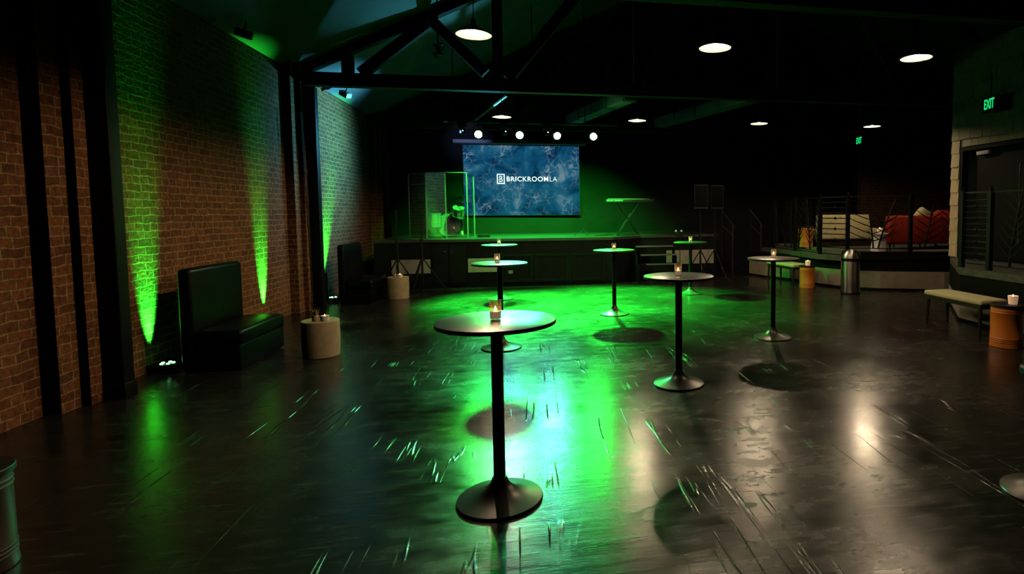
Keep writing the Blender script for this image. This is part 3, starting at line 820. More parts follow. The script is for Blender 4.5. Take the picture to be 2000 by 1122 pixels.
# lounge furniture
FZ = 0.8205
t = thing('lounge_sofa', 'cream printed lounge seat on dark base behind the railing', 'sofa', (6.74, 12.85, FZ))
MB().box(0.0, 1.38, 0.0, 0.20, 0.17, 0.78, bev=0.05).build('backrest', M_twig, t)
MB().box(0.12, 1.36, 0.20, 0.85, 0.17, 0.42, bev=0.05).build('seat', M_twig, t)
MB().box(1.37, 1.80, 0.02, 0.80, 0.17, 0.44, bev=0.04).build('chaise_seat', M_twig, t)
MB().box(0.05, 1.76, 0.06, 0.80, 0.0, 0.165).build('base', M_darkwood, t, smooth=False)
t = thing('red_sofa', 'red velvet sofa with its tufted back to the railing', 'sofa', (7.62, 11.36, FZ))
MB().box(0.0, 1.95, 0.0, 0.19, 0.13, 0.76, bev=0.06).build('backrest', M_red, t)
MB().box(0.30, 0.48, 0.17, 0.46, 0.13, 0.60, bev=0.05).build('armrest', M_red, t)
MB().box(0.50, 1.30, 0.19, 0.72, 0.13, 0.44, bev=0.05).build('seat', M_red, t)
MB().box(1.32, 1.95, 0.19, 0.85, 0.13, 0.88, bev=0.07).build('side_back', M_red, t)
for x, y in ((0.08, 0.08), (1.2, 0.06), (0.55, 0.64), (1.25, 0.66), (1.85, 0.1)):
    MB().tube([(x, y, 0.14), (x, y, 0.0)], 0.026, 10, taper=0.6).build('leg', M_darkwood, t)
mb = MB()
for i in range(4):
    for j in range(2):
        mb.ball((0.25 + i * 0.42 + (0.2 if j else 0), -0.001, 0.34 + j * 0.22), 0.014, 1, 0.5, 1, 10)
mb.build('tufting_button', M_red, t)
t = thing('throw_cushion', 'white patterned cushion leaning on the right end of the red sofa', 'cushion', (8.64, 11.64, FZ + 0.69))
mb = MB()
b = bmesh.new(); bmesh.ops.create_uvsphere(b, u_segments=20, v_segments=12, radius=1.0)
for v in b.verts:
    x, y, z_ = v.co
    sq = lambda a: math.copysign(abs(a) ** 0.55, a)
    v.co = Vector((sq(x) * 0.21, y * 0.07, sq(z_) * 0.21))
mb._add(b, Matrix.Translation((0, 0, 0.03)) @ Matrix.Rotation(math.radians(28), 4, 'Y') @ Matrix.Rotation(math.radians(20), 4, 'X'))
mb.build('cover', M_twig, t)
t = thing('stool_table', 'white hourglass side table between the cream seat and red sofa', 'side table', (7.29, 11.22, FZ))
MB().lathe([(0, 0), (0.175, 0), (0.18, 0.006), (0.165, 0.12), (0.145, 0.22), (0.125, 0.28), (0.12, 0.30), (0.13, 0.325), (0.175, 0.355), (0.182, 0.362), (0.182, 0.385), (0.178, 0.39), (0, 0.39)], 48, cap=False).build('body', M_ceramic, t)
pc2 = copy_tree(pc0); pc2.location = (7.30, 11.22, FZ + 0.3905); pc2.scale = (1, 1, 0.95); tag(pc2, 'lit white candle on the white hourglass table in the lounge', 'candle', 'white candles on the side tables')
for gx, gi in ((9.58, 0), (9.74, 1)):
    g = thing('drinking_glass', ('clear drinking glass behind the red sofa, left of two', 'clear drinking glass behind the red sofa, right of two')[gi], 'glass', (gx, 14.0, FZ + 0.6205), group='glasses behind the red sofa')
    MB().lathe([(0, 0), (0.032, 0), (0.038, 0.13), (0.035, 0.13), (0.03, 0.01), (0, 0.008)], 20, cap=False).build('glass', M_glass, g)
t = thing('console_table', 'dark console table behind the red sofa holding two glasses', 'table', (9.66, 14.0, FZ))
MB().box(-0.45, 0.45, -0.2, 0.2, 0.58, 0.62).build('top', M_darkwood, t, smooth=False)
for sx in (-0.41, 0.41):
    for sy in (-0.16, 0.16):
        MB().box(sx - 0.02, sx + 0.02, sy - 0.02, sy + 0.02, 0, 0.58).build('leg', M_darkwood, t, smooth=False)

# handrails between stage and lounge
def handrail(lab, x0, y, z0):
    t = thing('stair_handrail', lab, 'handrail', (x0, y, 0), group='sloping stair handrails')
    MB().tube([(-0.02, 0, z0), (0.36, 0, z0 - 0.47)], 0.016, 8).build('top_rail', M_handrail, t)
    MB().tube([(-0.02, 0, z0 - 0.40), (0.34, 0, z0 - 0.72)], 0.013, 8).build('mid_rail', M_handrail, t)
    MB().tube([(0.30, 0, 0), (0.30, 0, z0 - 0.40)], 0.016, 8).build('post', M_handrail, t)
    MB().tube([(0.0, 0, 0.0), (0.0, 0, z0 - 0.02)], 0.014, 8).build('post', M_fixture, t)
handrail('sloping grey stair handrail just right of the speakers', 4.82, 14.45, 1.74)
handrail('sloping grey stair handrail left of the lounge railing', 5.73, 14.75, 1.74)

# ------------------------------------------------------------------ stage
st = thing('stage', 'black stage with shiny deck and panelled front', 'stage', (0, 0, 0))
SZ = 1.10
front = [(-3.5, 13.42), (1.80, 13.42), (2.62, 14.28), (4.7, 14.5)]
MB().prism(front + [(4.7, 16.78), (-3.5, 16.78)], SZ - 0.06, SZ).build('deck', M_deck, st, smooth=False)
MB().prism([(-3.48, 13.45), (1.79, 13.45), (2.60, 14.31), (4.67, 14.53), (4.67, 16.76), (-3.48, 16.76)], 0.0, SZ - 0.06).build('front_face', M_stageblk, st, smooth=False)
def frame_panel(x0, x1, z0, z1, name):
    mbx = MB(); y = 13.448; w = 0.05
    mbx.box(x0, x1, y - 0.030, y, z1 - w, z1).box(x0, x1, y - 0.030, y, z0, z0 + w).box(x0, x0 + w, y - 0.030, y, z0 + w, z1 - w).box(x1 - w, x1, y - 0.030, y, z0 + w, z1 - w)
    return mbx.build(name, M_stageblk, st, smooth=False)
for x0, x1 in ((-0.78, -0.07), (-0.02, 0.74), (0.84, 1.60)):
    frame_panel(x0, x1, 0.10, 0.74, 'framed_panel')
for x0, x1 in ((-2.27, -1.93), (-1.90, -1.56)):
    dd = MB().box(x0, x1, 13.425, 13.448, 0.12, 0.98).build('cabinet_door', M_stageblk, st, smooth=False)
    kx = x1 - 0.06 if x0 < -2 else x0 + 0.06
    MB().ball((kx, 13.412, 0.83), 0.016, seg=12).build('knob', M_chrome, dd)
for x0, x1 in ((-3.12, -2.31), (-1.50, -0.84)):
    MB().box(x0, x1, 13.427, 13.449, 0.35, 0.66).build('grey_panel', M_gpanel, st, smooth=False, label='pale grey panel')
mb = MB(); mb.bar((3.30, 14.355, 0.52), (4.60, 14.495, 0.52), 0.024, 0.36); mb.build('grey_panel', M_gpanel, st, smooth=False, label='pale grey panel')
MB().box(-3.48, 1.79, 13.43, 13.449, 0.0, 0.07).build('kick_board', M_fascia, st, smooth=False)
MB().box(-0.62, -0.52, 13.435, 13.449, 0.30, 0.37).build('socket_box', M_gpanel, st, smooth=False)

t = thing('stage_steps', 'black portable steps with pale nosings up to the stage', 'steps', (0, 0, 0))
for k, (x0, x1, y0, z_) in enumerate(((2.42, 3.36, 13.86, 0.86), (2.50, 3.40, 13.66, 0.66), (2.60, 3.42, 13.46, 0.45))):
    td = MB().box(x0, x1, y0, y0 + 0.18, z_ - 0.035, z_).build('tread', M_stageblk, t, smooth=False)
    MB().box(x0, x1, y0 - 0.012, y0, z_ - 0.03, z_ + 0.002).build('nosing', M_alu, td, smooth=False)
for x in (2.40, 3.37):
    MB().prism([(0, 0), (1, 0), (1, 1), (0, 1)], 0, 1)
    mb = MB()
    mb.bm.clear()
    pf = [(13.45, 0.0), (13.45, 0.41), (13.65, 0.41), (13.65, 0.62), (13.85, 0.62), (13.85, 0.82), (14.03, 0.82), (14.03, 0.0)]
    for xx in (x, x + 0.03): pass
    lo = [mb.bm.verts.new((x, a, c)) for a, c in pf]; hi = [mb.bm.verts.new((x + 0.03, a, c)) for a, c in pf]
    mb.bm.faces.new(lo); mb.bm.faces.new(hi[::-1])
    for k in range(len(pf)): mb.bm.faces.new((lo[k], hi[k], hi[(k + 1) % len(pf)], lo[(k + 1) % len(pf)]))
    bmesh.ops.recalc_face_normals(mb.bm, faces=mb.bm.faces)
    mb.build('side_panel', M_stageblk, t, smooth=False)

# LED wall with its picture, emblem and lettering
SCX, SCY, SCZ, SW, SH = -0.33, 16.68, 2.60, 3.20, 1.95
sc = thing('led_screen', 'large LED screen showing a dark blue sea with a white name', 'screen', (SCX, SCY, SCZ), math.radians(-1.2))
MB().box(-SW / 2, SW / 2, 0.0, 0.005, -SH / 2, SH / 2).build('picture', M_screen, sc, smooth=False, label='dark blue sea picture with pale foam')
MB().box(-SW / 2 - 0.012, SW / 2 + 0.012, 0.006, 0.06, -SH / 2 - 0.012, SH / 2 + 0.012).build('housing', M_fixture, sc, smooth=False)
MB().box(-SW / 2 + 0.4, -SW / 2 + 0.5, 0.06, 0.11, SH / 2 - 0.2, SH / 2 - 0.1).box(SW / 2 - 0.5, SW / 2 - 0.4, 0.06, 0.11, SH / 2 - 0.2, SH / 2 - 0.1).build('wall_bracket', M_fixture, sc, smooth=False)
def text_mesh(body, size, bold=0.0, space=1.0, depth=0.002):
    cu = bpy.data.curves.new('t', 'FONT'); cu.body = body; cu.size = size; cu.offset = bold; cu.extrude = depth; cu.space_character = space
    cu.align_x = 'LEFT'; cu.align_y = 'CENTER'
    o = bpy.data.objects.new('t', cu); COL.objects.link(o)
    dg = bpy.context.evaluated_depsgraph_get(); dg.update()
    me = bpy.data.meshes.new_from_object(o.evaluated_get(dg))
    bpy.data.objects.remove(o); bpy.data.curves.remove(cu)
    xs = [v.co.x for v in me.vertices]; ys = [v.co.y for v in me.vertices]
    return me, min(xs), max(xs), min(ys), max(ys)
def put_text(name, body, x0, x1, zc, h, y, mat, parent, bold=0.0, space=1.0, M=None, label=None):
    """text in the x-z plane facing -y, fitted to x0..x1 and height h"""
    me, a, b_, c, d_ = text_mesh(body, 1.0, bold, space)
    sx = (x1 - x0) / (b_ - a); sz = h / (d_ - c)
    for v in me.vertices:
        v.co = Vector((x0 + (v.co.x - a) * sx, y - (v.co.z) * 1.0, zc + (v.co.y - (c + d_) / 2) * sz))
    me.name = name
    me.materials.clear(); me.materials.append(mat)
    o = bpy.data.objects.new(name, me); link(o, parent)
    if label: o['label'] = label
    return o
px = SW / 227.5
def sxp(p): return (p - 905) * px - SW / 2
def szp(p): return (352.0 - p) * px
put_text('name_lettering', 'BRICKROOM', sxp(988), sxp(1070), szp(349), 9.6 * px, -0.003, M_white_e, sc, bold=0.013, space=1.12, label='bold white lettering')
put_text('name_lettering', 'LA', sxp(1073), sxp(1087.5), szp(349), 9.4 * px, -0.003, M_white_e, sc, bold=-0.012, space=1.05, label='thin white lettering')
w = 1.9 * px
x0, x1, z0, z1 = sxp(969), sxp(984.2), szp(359), szp(339)
em = MB().box(x0, x1, -0.004, -0.001, z1 - w, z1).box(x0, x1, -0.004, -0.001, z0, z0 + w).box(x0, x0 + w, -0.004, -0.001, z0 + w, z1 - w).box(x1 - w, x1, -0.004, -0.001, z0 + w, z1 - w).build('emblem_frame', M_white_e, sc, smooth=False)
put_text('emblem_letter', 'B', sxp(974.2), sxp(979.8), szp(349), 12.0 * px, -0.003, M_white_e, sc, bold=-0.004)
MB().box(sxp(973.3), sxp(975.2), -0.004, -0.001, szp(344.2), szp(343.2)).box(sxp(973.3), sxp(975.2), -0.004, -0.001, szp(354.9), szp(353.9)).box(sxp(973.6), sxp(975.2), -0.004, -0.001, szp(349.5), szp(348.6)).build('emblem_serifs', M_white_e, sc, smooth=False)

# lighting bar with four green cans and small moving heads
bar = thing('lighting_bar', 'black lighting bar hanging over the front of the stage', 'lighting bar', (0, 13.2, 3.68))
MB().tube([(-1.9, 0, 0), (1.9, 0, 0)], 0.024, 10).build('pipe', M_fixture, bar)
for x in (-1.7, 0.0, 1.15):
    MB().tube([(x, 0, 0.0), (x, 0, ceil_z(x) - 3.68)], 0.010, 6).build('hanger', M_fixture, bar)
def make_can():
    t = thing('stage_spotlight', '', 'stage light')
    # aims along local -y, lens at origin
    Mx = Matrix.Rotation(math.radians(90), 4, 'X')
    mbx = MB(); mbx.lathe([(0.090, 0.0), (0.094, -0.004), (0.094, -0.16), (0.07, -0.21), (0.0, -0.21)], 28, cap=False, M=Mx); mbx.build('can', M_fixture, t)
    mbx = MB(); mbx.lathe([(0, 0.0), (0.078, 0.0)], 28, cap=False, M=Matrix.Translation((0, -0.004, 0)) @ Mx); mbx.build('lens', M_green, t)
    mbx = MB(); mbx.tube([(-0.11, 0.09, 0.0), (-0.11, 0.09, 0.16), (0.11, 0.09, 0.16), (0.11, 0.09, 0.0)], 0.008, 6); mbx.tube([(0, 0.09, 0.16), (0, 0.09, 0.25)], 0.014, 8); mbx.build('yoke', M_fixture, t)
    return t
can = make_can()
GX = [(-1.18, 'green stage light at the left end of the lighting bar'), (-0.30, 'green stage light second from left on the lighting bar'),
      (0.52, 'green stage light third from left on the lighting bar'), (1.33, 'green stage light at the right end of the lighting bar')]
for i, (x, lab) in enumerate(GX):
    o = can if i == 0 else copy_tree(can)
    o.location = (x, 13.10, 3.40); o.rotation_euler = (math.radians((14, 14, 20, 14)[i]), 0, math.radians((0, 2, 16, -2)[i])); tag(o, lab, 'stage light', 'green stage lights')
def make_head():
    t = thing('spotlight_head', '', 'stage light')
    MB().box(-0.09, 0.09, -0.06, 0.06, 0.05, 0.15, bev=0.01).build('base', M_fixture, t)
    MB().box(-0.06, 0.06, -0.05, 0.05, -0.09, 0.05, bev=0.02).build('head', M_fixture, t)
    MB().ball((0.02, -0.056, -0.02), 0.013, seg=10).build('lens', M_bluedot, t)
    return t
mh = make_head()
for i, (x, lab) in enumerate(((-1.53, 'small black moving head left end of lighting bar with blue dot'), (-0.62, 'small black moving head mid lighting bar with blue dot'), (0.30, 'small black moving head right part of lighting bar with blue dot'))):
    o = mh if i == 0 else copy_tree(mh)
    o.location = (x, 13.2, 3.50); tag(o, lab, 'stage light', 'small moving heads')

# drum shield and drum kit
sh = thing('drum_shield', 'clear acrylic drum shield with aluminium strips on stage left', 'drum shield', (0, 0, SZ))
sp_pts = [(-2.98, 14.75), (-2.50, 14.235), (-2.04, 14.083), (-1.57, 14.20), (-1.52, 15.25)]
SHH = 1.52
for i in range(4):
    a, b_ = Vector(sp_pts[i]), Vector(sp_pts[i + 1])
    hh = SHH
    dv = (b_ - a).normalized() * 0.012
    a2, b2 = a + dv, b_ - dv
    mb = MB(); mb.bar((a2.x, a2.y, hh / 2 + 0.003), (b2.x, b2.y, hh / 2 + 0.003), 0.008, hh - 0.006); mb.build('clear_panel', M_acrylic, sh, smooth=False)
for x, y in sp_pts:
    MB().box(x - 0.011, x + 0.011, y - 0.011, y + 0.011, 0.002, SHH).build('hinge_strip', M_alu, sh, smooth=False)
mb = MB(); mb.prism([(-2.98, 14.75), (-2.50, 14.215), (-2.04, 14.063), (-1.53, 14.18), (-1.48, 15.25), (-1.48, 15.6), (-2.98, 15.6)], SHH + 0.004, SHH + 0.014); mb.build('lid_panel', M_acrylic, sh, smooth=False)
mb = MB()
for (x, y), (x2, y2) in zip(sp_pts, sp_pts[1:]): mb.bar((x, y, SHH + 0.02), (x2, y2, SHH + 0.02), 0.012, 0.012)
mb.build('top_edge', M_alu, sh, smooth=False)
mb = MB(); mb.bar((-3.0, 14.74, SHH - 0.24), (-2.51, 14.20, SHH - 0.24), 0.014, 0.014); mb.build('cross_strip', M_alu, sh, smooth=False)

dk = thing('drum_kit', 'pale drum kit with cymbals inside the clear shield', 'drum kit', (0, 0, SZ))
def drum(name, c, r, h, rot, par=dk):
    Mx = Matrix.Translation(c) @ Euler(rot).to_matrix().to_4x4()
    s_ = MB(); s_.lathe([(r, -h / 2), (r, h / 2)], 32, cap=True, M=Mx); o = s_.build(name, M_drumshell, par)
    s_ = MB()
    for e in (-h / 2, h / 2):
        s_.lathe([(r + 0.002, e - 0.012), (r + 0.008, e - 0.012), (r + 0.008, e + 0.012), (r + 0.002, e + 0.012), (r + 0.002, e - 0.012)], 32, cap=False, M=Mx)
    for k in range(8):
        an = k * PI / 4
        q0 = Mx @ Vector(((r + 0.006) * math.cos(an), (r + 0.006) * math.sin(an), -h / 2)); q1 = Mx @ Vector(((r + 0.006) * math.cos(an), (r + 0.006) * math.sin(an), h / 2))
        s_.tube([q0, q1], 0.005, 5)
    s_.build('hoop', M_chrome, o)
    return o
drum('bass_drum', (-2.12, 14.95, 0.305), 0.28, 0.42, (math.radians(90), 0, 0.2))
drum('rack_tom', (-1.82, 14.55, 0.63), 0.135, 0.19, (math.radians(28), math.radians(8), 0))
drum('floor_tom', (-2.42, 14.58, 0.42), 0.19, 0.36, (0, 0, 0))
drum('snare_drum', (-1.95, 15.35, 0.52), 0.17, 0.14, (0.1, 0, 0))
def cym(name, x, y, z_, r, tilt):
    Mx = Matrix.Translation((x, y, z_)) @ Euler(tilt).to_matrix().to_4x4()
    s_ = MB(); s_.lathe([(0.02, 0.02), (0.03, 0.012), (0.05, 0.004), (r, -0.012), (r, -0.014), (0.0, 0.0)], 36, cap=False, M=Mx); o = s_.build(name, M_cymbal, dk)
    s_ = MB(); s_.tube([(x, y, z_ + 0.05), (x, y, 0.22)], 0.011, 8)
    for k in range(3):
        an = k * 2 * PI / 3 + 0.5
        s_.tube([(x, y, 0.24), (x + 0.2 * math.cos(an), y + 0.2 * math.sin(an), 0.014)], 0.009, 6)
    s_.build('stand', M_chrome, o)
cym('hi_hat', -1.72, 14.66, 0.87, 0.15, (0.05, 0.08, 0))
cym('crash_cymbal', -2.62, 15.05, 0.98, 0.2, (0.25, 0.1, 0))
cym('ride_cymbal', -1.85, 15.65, 1.02, 0.22, (0.2, -0.1, 0))
t = thing('cable_heap', 'small heap of dark cable on the stage right of drum shield', 'cable', (-1.22, 14.25, SZ))
mb = MB(); pts = []
for k in range(60):
    a = k * 0.62; pts.append((0.13 * math.cos(a) * (1 + 0.2 * math.sin(k * 1.3)), 0.09 * math.sin(a), 0.012 + 0.0009 * k))
mb.tube(pts, 0.008, 6); mb.build('loops', M_fixture, t)

# keyboard on X stand
t = thing('keyboard_stand', 'black folding X stand carrying the stage keyboard', 'stand', (2.38, 14.85, SZ))
for sx in (-1, 1):
    for y in (-0.12, 0.12):
        MB().tube([(-0.26 * sx, y + 0.012 * sx, 0.012), (0.26 * sx, y + 0.012 * sx, 0.81)], 0.014, 8).build('leg', M_blackmetal, t)
    MB().tube([(0.26 * sx, -0.2, 0.825), (0.26 * sx, 0.2, 0.825)], 0.016, 8).build('arm', M_blackmetal, t)
    MB().tube([(0.26 * sx, -0.2, 0.014), (0.26 * sx, 0.2, 0.014)], 0.014, 8).build('foot', M_blackmetal, t)
k_ = thing('stage_keyboard', 'stage keyboard on the X stand, seen from its back', 'keyboard', (2.42, 14.85, SZ + 0.8425), math.radians(-1))
MB().box(-0.62, 0.62, -0.14, 0.16, 0, 0.085, bev=0.008).build('case', M_keys, k_)
MB().box(-0.55, 0.55, 0.0, 0.155, 0.085, 0.095).build('keys', M_ceramic, k_, smooth=False)
mb = MB()
rr = random.Random(2)
for x0, n in ((-0.59, 6), (-0.40, 8)):
    for i in range(n):
        mb.box(x0 + i * 0.028, x0 + i * 0.028 + 0.019, -0.1425, -0.1405, 0.036, 0.054 + 0.006 * rr.random())
mb.build('lettering', M_ceramic, k_, smooth=False, label='pale lettering on the back')
for i, x in enumerate((0.06, 0.12, 0.28, 0.36, 0.5)):
    MB().box(x, x + 0.025, -0.1425, -0.1405, 0.05 - (i % 2) * 0.02, 0.062 - (i % 2) * 0.02).build('socket', M_chrome, k_, smooth=False)

# microphone stand on the stage
t = thing('microphone_stand', 'chrome microphone stand with tripod foot right of the screen', 'microphone stand', (1.22, 14.55, SZ))
MB().tube([(0, 0, 0.14), (0, 0, 0.66)], 0.010, 8).build('pole', M_chrome, t)
for k in range(3):
    a = PI * 0.93 + k * 2 * PI / 3
    MB().tube([(0, 0, 0.15), (0.26 * math.cos(a), 0.26 * math.sin(a), 0.012)], 0.009, 6).build('leg', M_chrome, t)
for x, y, l in ((1.72, 14.4, 0), (2.25, 14.22, 1)):
    tt = thing('stage_cable', ('dark loose cable coil on stage beside the microphone stand', 'dark loose cable coil on stage before the keyboard')[l], 'cable', (x, y, SZ))
    mb = MB(); pts = [(0.14 * math.cos(k * 0.5) + 0.012 * k - 0.2, 0.10 * math.sin(k * 0.5), 0.010 + 0.0006 * k) for k in range(34)]
    mb.tube(pts, 0.007, 6); mb.build('loops', M_fixture, tt)

# speakers on tripods
def make_tripod(h):
    t = thing('speaker_stand', '', 'speaker stand')
    MB().tube([(0, 0, 0.12), (0, 0, 1.1)], 0.024, 10).build('lower_tube', M_blackmetal, t)
    MB().tube([(0, 0, 1.1), (0, 0, h)], 0.017, 10).build('upper_tube', M_blackmetal, t)
    MB().lathe([(0.034, 1.06), (0.036, 1.08), (0.036, 1.13), (0.03, 1.14)], 14).build('collar', M_blackmetal, t)
    MB().lathe([(0.034, 0.66), (0.036, 0.67), (0.036, 0.73), (0.03, 0.74)], 14).build('hub', M_blackmetal, t)
    for k in range(3):
        a = 0.35 + k * 2 * PI / 3
        lg = MB().tube([(0.03 * math.cos(a), 0.03 * math.sin(a), 0.70), (0.47 * math.cos(a), 0.47 * math.sin(a), 0.018)], 0.014, 8).build('leg', M_blackmetal, t)
        MB().ball((0.47 * math.cos(a), 0.47 * math.sin(a), 0.018), 0.018, seg=10).build('foot', M_fixture, lg)
        MB().tube([(0.02 * math.cos(a), 0.02 * math.sin(a), 0.22), (0.26 * math.cos(a), 0.26 * math.sin(a), 0.345)], 0.009, 6).build('brace', M_blackmetal, t)
    return t
def make_speaker():
    t = thing('loudspeaker', '', 'loudspeaker')
    MB().prism([(-0.17, -0.16), (0.17, -0.16), (0.13, 0.16), (-0.13, 0.16)], 0.0, 0.58).build('cabinet', M_fixture, t, smooth=False)
    MB().box(-0.155, 0.155, -0.170, -0.161, 0.03, 0.55, bev=0.004).build('grille', M_speaker, t)
    MB().box(-0.155, 0.155, -0.165, -0.1605, 0.0, 0.025).build('lower_trim', M_handrail, t, smooth=False)
    return t
tp, spk = make_tripod(1.77), make_speaker()
SPK = [(-2.86, 12.82, 'black tripod speaker stand at far left of the stage front', 'loudspeaker in the dark at far left of the stage front', 0.2),
       (-2.40, 13.0, 'black tripod speaker stand second from left at the stage front', 'loudspeaker in the dark second from left at the stage front', 0.0),
       (3.99, 13.62, 'black tripod speaker stand left one of the right pair', 'black loudspeaker on tripod, left one of the right pair', -0.15),
       (4.46, 13.93, 'black tripod speaker stand right one of the right pair', 'black loudspeaker on tripod, right one of the right pair', 0.1)]
for i, (x, y, l1, l2, rz) in enumerate(SPK):
    o = tp if i == 0 else copy_tree(tp)
    o.location = (x, y, 0); o.rotation_euler = (0, 0, (0.2, -0.1, 0.0, 0.55)[i]); tag(o, l1, 'speaker stand', 'tripod speaker stands')
    if i < 2: continue
    o = spk if i == 2 else copy_tree(spk)
    o.location = (x, y, 1.771); o.rotation_euler = (0, 0, rz); tag(o, l2, 'loudspeaker', 'loudspeakers by the stage')

# two-lamp pole beside the steps
t = thing('twin_lamp_pole', 'thin pole with two small round lamps beside the stage steps', 'lamp', (3.30, 12.95, 0))
MB().tube([(0, 0, 0.0), (0, 0, 1.2)], 0.008, 8).build('pole', M_fixture, t)
MB().lathe([(0.11, 0.0), (0.11, 0.01), (0.02, 0.03)], 24).build('base', M_fixture, t)
MB().box(-0.10, 0.08, -0.02, 0.02, 1.12, 1.18, bev=0.008).build('battery_box', M_fixture, t)
for x in (-0.10, 0.03):
    MB().ball((x, -0.03, 1.245), 0.028, seg=16).build('lamp_head', M_fixlight, t)

# wall-wash lights on the floor by the brick wall
M_up = pmat('uplight_case', (0.03, 0.03, 0.03), 0.4)
def make_uplight():
    t = thing('floor_uplight', '', 'uplight')
    MB().lathe([(0, 0.02), (0.085, 0.02), (0.10, 0.035), (0.10, 0.075), (0.09, 0.085), (0, 0.085)], 28, cap=False).build('case', M_up, t)
    MB().box(-0.06, 0.06, -0.115, 0.115, 0.0, 0.02).build('foot', M_up, t, smooth=False)
    for k in range(5):
        a = k * 2 * PI / 5 + 0.3
        MB().lathe([(0, 0.0), (0.017, 0.0), (0.014, 0.010), (0, 0.013)], 12, c=(0.052 * math.cos(a), 0.052 * math.sin(a), 0.0855), cap=False).build('led', M_greendot, t)
    return t
up = make_uplight()
UPS = [(6.86, 'green floor uplight on the floor between the near post and near booth'),
       (9.38, 'green floor uplight hidden behind the near booth seat'),
       (11.82, 'green floor uplight on the floor between the second post and far booth')]
UY = [6.98, 9.58, 11.88]
for i, (y, lab) in enumerate(UPS):
    o = up if i == 0 else copy_tree(up)
    o.location = (-3.93 + (0.10 if i == 2 else 0), UY[i], 0); o.rotation_euler = (0, 0, i); tag(o, lab, 'uplight', 'green floor uplights')

# cable down the brick by the second post
t = thing('wall_cable', 'thin black cable hanging down the brick beside the second post', 'cable', (0, 0, 0))
mb = MB(); mb.tube([(-3.84, 10.70, 3.4), (-3.835, 10.72, 2.6), (-3.84, 10.80, 1.6), (-3.835, 10.84, 0.8), (-3.84, 10.83, 0.0)], 0.008, 6)
mb.tube([(-3.84, 10.74, 3.4), (-3.83, 10.80, 2.2), (-3.84, 10.87, 1.2), (-3.835, 10.89, 0.0)], 0.006, 6); mb.build('strands', M_fixture, t)

# small fixtures near the ceiling
def ceiling_box(lab, x, y, z_, rot):
    t = thing('ceiling_spotlight', lab, 'spotlight', (x, y, z_))
    t.rotation_euler = rot
    MB().box(-0.10, 0.10, -0.07, 0.07, -0.05, 0.05, bev=0.012).build('body', M_fixlight, t)
    for k in range(3): MB().box(-0.08 + k * 0.06, -0.05 + k * 0.06, -0.075, -0.07, -0.04, 0.04).build('louvre', M_fixture, t, smooth=False)
    MB().tube([(0, 0.0, 0.05), (0, 0.0, 0.17)], 0.010, 6).build('stem', M_fixture, t)
ceiling_box('pale box spotlight under the ceiling at the top left, lit green', -3.80, 8.75, 4.11, (0.2, 0.2, 0.6))
ceiling_box('pale box spotlight high beside the second post, lit green', -3.72, 12.70, 4.10, (0.2, 0.5, -0.4))
t = thing('emergency_light', 'dark lamp cluster with three small bulbs under the teal ceiling', 'lamp', (-1.55, 10.3, 4.36))
MB().lathe([(0, -0.07), (0.05, -0.065), (0.085, -0.03), (0.085, 0.0), (0, 0.0)], 20, cap=False).build('base', M_fixture, t)
for x, y, z_ in ((-0.04, -0.04, 0.13), (0.05, -0.02, 0.16), (0.09, -0.05, 0.06)):
    MB().tube([(0, 0, 0.0), (x * 0.7, y * 0.7, z_ * 0.8)], 0.012, 6).build('arm', M_fixture, t)
    MB().ball((x, y, z_), 0.028, seg=12).build('bulb', M_fixlight, t)
MB().tube([(0, 0, 0), (0, 0.05, ceil_z(-1.55) - 4.36)], 0.012, 6).build('stem', M_fixture, t)

# exit signs
def exit_sign(lab, loc, rz, w_, h_, arrow):
    t = thing('exit_sign', lab, 'exit sign', loc, rz, 'green exit signs')
    MB().box(-w_ / 2 - 0.05, w_ / 2 + 0.05, 0.0, 0.05, -h_ / 2 - 0.05, h_ / 2 + 0.05, bev=0.008).build('case', M_fixture, t)
    put_text('lettering', 'EXIT', -w_ / 2, w_ / 2, 0, h_, -0.003, M_exit, t, bold=0.02, label='glowing green lettering')
    MB().tube([(0, 0.025, h_ / 2 + 0.04), (0, 0.025, min(0.5, ceil_z(loc[0]) - loc[2]))], 0.010, 6).build('mount', M_fixture, t)
exit_sign('larger green exit sign above the white shingled wall at right', (7.42, 8.40, 3.45), math.radians(-100), 0.27, 0.165, False)
exit_sign('smaller green exit sign right of the far lamps above the lounge', (8.45, 14.0, 3.55), math.radians(-92), 0.27, 0.165, True)

# ------------------------------------------------------------------ light
def spot(name, loc, target, power, col, size, blend=0.5, radius=0.05):
    l = bpy.data.lights.new(name, 'SPOT'); l.energy = power; l.color = col; l.spot_size = math.radians(size); l.spot_blend = blend; l.shadow_soft_size = radius
    o = bpy.data.objects.new(name, l); o.location = loc
    o.rotation_euler = (Vector(target) - Vector(loc)).to_track_quat('-Z', 'Y').to_euler()
    link(o); return o
GREEN = (0.02, 1.0, 0.05)
for (x, y, y2), pw in zip(((-3.985, 7.0, 7.02), (-3.985, 9.66, 9.67), (-3.90, 11.95, 12.60)), (2000, 2600, 5000)):
    spot('uplight_beam', (x, y, 0.11), (-4.31, y2, 1.7), pw, GREEN, 29, 1.0, 0.025)
for x, y, lab in PX:
    spot('pendant_light', (x, y, 3.45 + 0.028), (x, y, 0), 520, (1.0, 0.74, 0.46), 166, 0.30, 0.03)
tg = [(-0.7, 11.4, 0), (0.0, 11.0, 0), (1.2, 11.4, 0), (1.9, 11.0, 0)]
for i, (x, lab) in enumerate(GX):
    spot('stage_beam', (x, 13.00, 3.36), tg[i], 16000, GREEN, (52, 62, 66, 68)[i], 1.0, 0.07)
    spot('stage_beam', (x, 13.00, 3.37), (x * 1.1, 4.0, 0.3), 340, GREEN, 46, 1.0, 0.10)
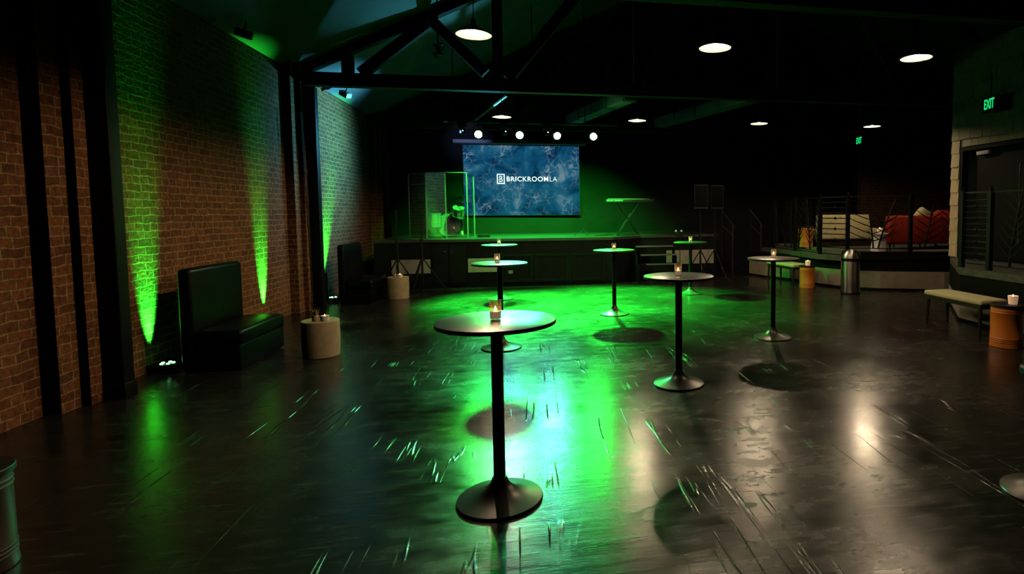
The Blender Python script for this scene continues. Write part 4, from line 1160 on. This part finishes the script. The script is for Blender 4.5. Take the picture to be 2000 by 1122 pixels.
for x in (-0.62, 0.30):
    spot('added_cyan_fill', (x + 0.02, 13.12, 3.47), (x * 0.8, 4.4, 0.4), 280, (0.20, 0.75, 1.0), 50, 1.0, 0.16)  # added cyan light, standing in for the screen's reflection on the floor
spot('side_beam', (0.52, 12.98, 3.36), (5.85, 12.5, 0.3), 850, GREEN, 26, 1.0, 0.07)
spot('side_beam', (1.33, 12.98, 3.36), (6.35, 6.7, 0.75), 170, GREEN, 13, 1.0, 0.07)
# green cans also rake the back wall and deck
for x in (-0.9, 0.9):
    spot('deck_beam', (x, 13.25, 3.55), (x * 0.9, 15.2, 1.1), 3400, GREEN, 95, 0.9, 0.06)
LAV = (0.36, 0.45, 1.0)
spot('wash_beam', (-1.53, 13.30, 3.44), (-1.75, 16.35, 3.62), 260, LAV, 26, 1.0, 0.03)
spot('wash_beam', (-1.53, 13.12, 3.46), (-4.1, 12.7, 3.0), 1300, (0.10, 0.56, 0.85), 98, 1.0, 0.03)
spot('wash_beam', (-0.62, 13.12, 3.46), (-1.4, 10.6, 5.2), 300, (0.10, 0.60, 0.80), 64, 1.0, 0.03)

w_ = bpy.data.worlds.new('world'); S.world = w_; w_.use_nodes = True
w_.node_tree.nodes['Background'].inputs[0].default_value = (0, 0, 0, 1)
w_.node_tree.nodes['Background'].inputs[1].default_value = 0.0

# ------------------------------------------------------------------ camera
cam = bpy.data.cameras.new('camera')
co = bpy.data.objects.new('camera', cam); link(co)
F, YAW, PITCH, ROLL, H, CX, CY = 1121.95, -0.1887, 0.0636, -0.0054, 1.6867, 1259.79, 486.25
cy, sy = math.cos(YAW), math.sin(YAW)
f0 = Vector((-sy, cy, 0)); r0 = Vector((cy, sy, 0)); u0 = Vector((0, 0, 1))
fw = math.cos(PITCH) * f0 - math.sin(PITCH) * u0
uu = math.sin(PITCH) * f0 + math.cos(PITCH) * u0
rt = math.cos(ROLL) * r0 + math.sin(ROLL) * uu
up_ = -math.sin(ROLL) * r0 + math.cos(ROLL) * uu
co.matrix_world = Matrix(((rt.x, up_.x, -fw.x, 0), (rt.y, up_.y, -fw.y, 0), (rt.z, up_.z, -fw.z, H), (0, 0, 0, 1)))
cam.sensor_width = 36.0; cam.sensor_fit = 'HORIZONTAL'
cam.lens = F / 2000 * 36.0
cam.shift_x = (1000 - CX) / 2000
cam.shift_y = (CY - 561) / 2000
cam.clip_start = 0.05; cam.clip_end = 100
S.camera = co

S.cycles.diffuse_bounces = 0
S.cycles.max_bounces = 10
S.cycles.transparent_max_bounces = 12
S.cycles.sample_clamp_indirect = 8.0
S.view_settings.view_transform = 'Standard'
S.view_settings.look = 'None'
S.view_settings.gamma = 1.0
S.view_settings.exposure = 0.0
S.view_settings.use_curve_mapping = False
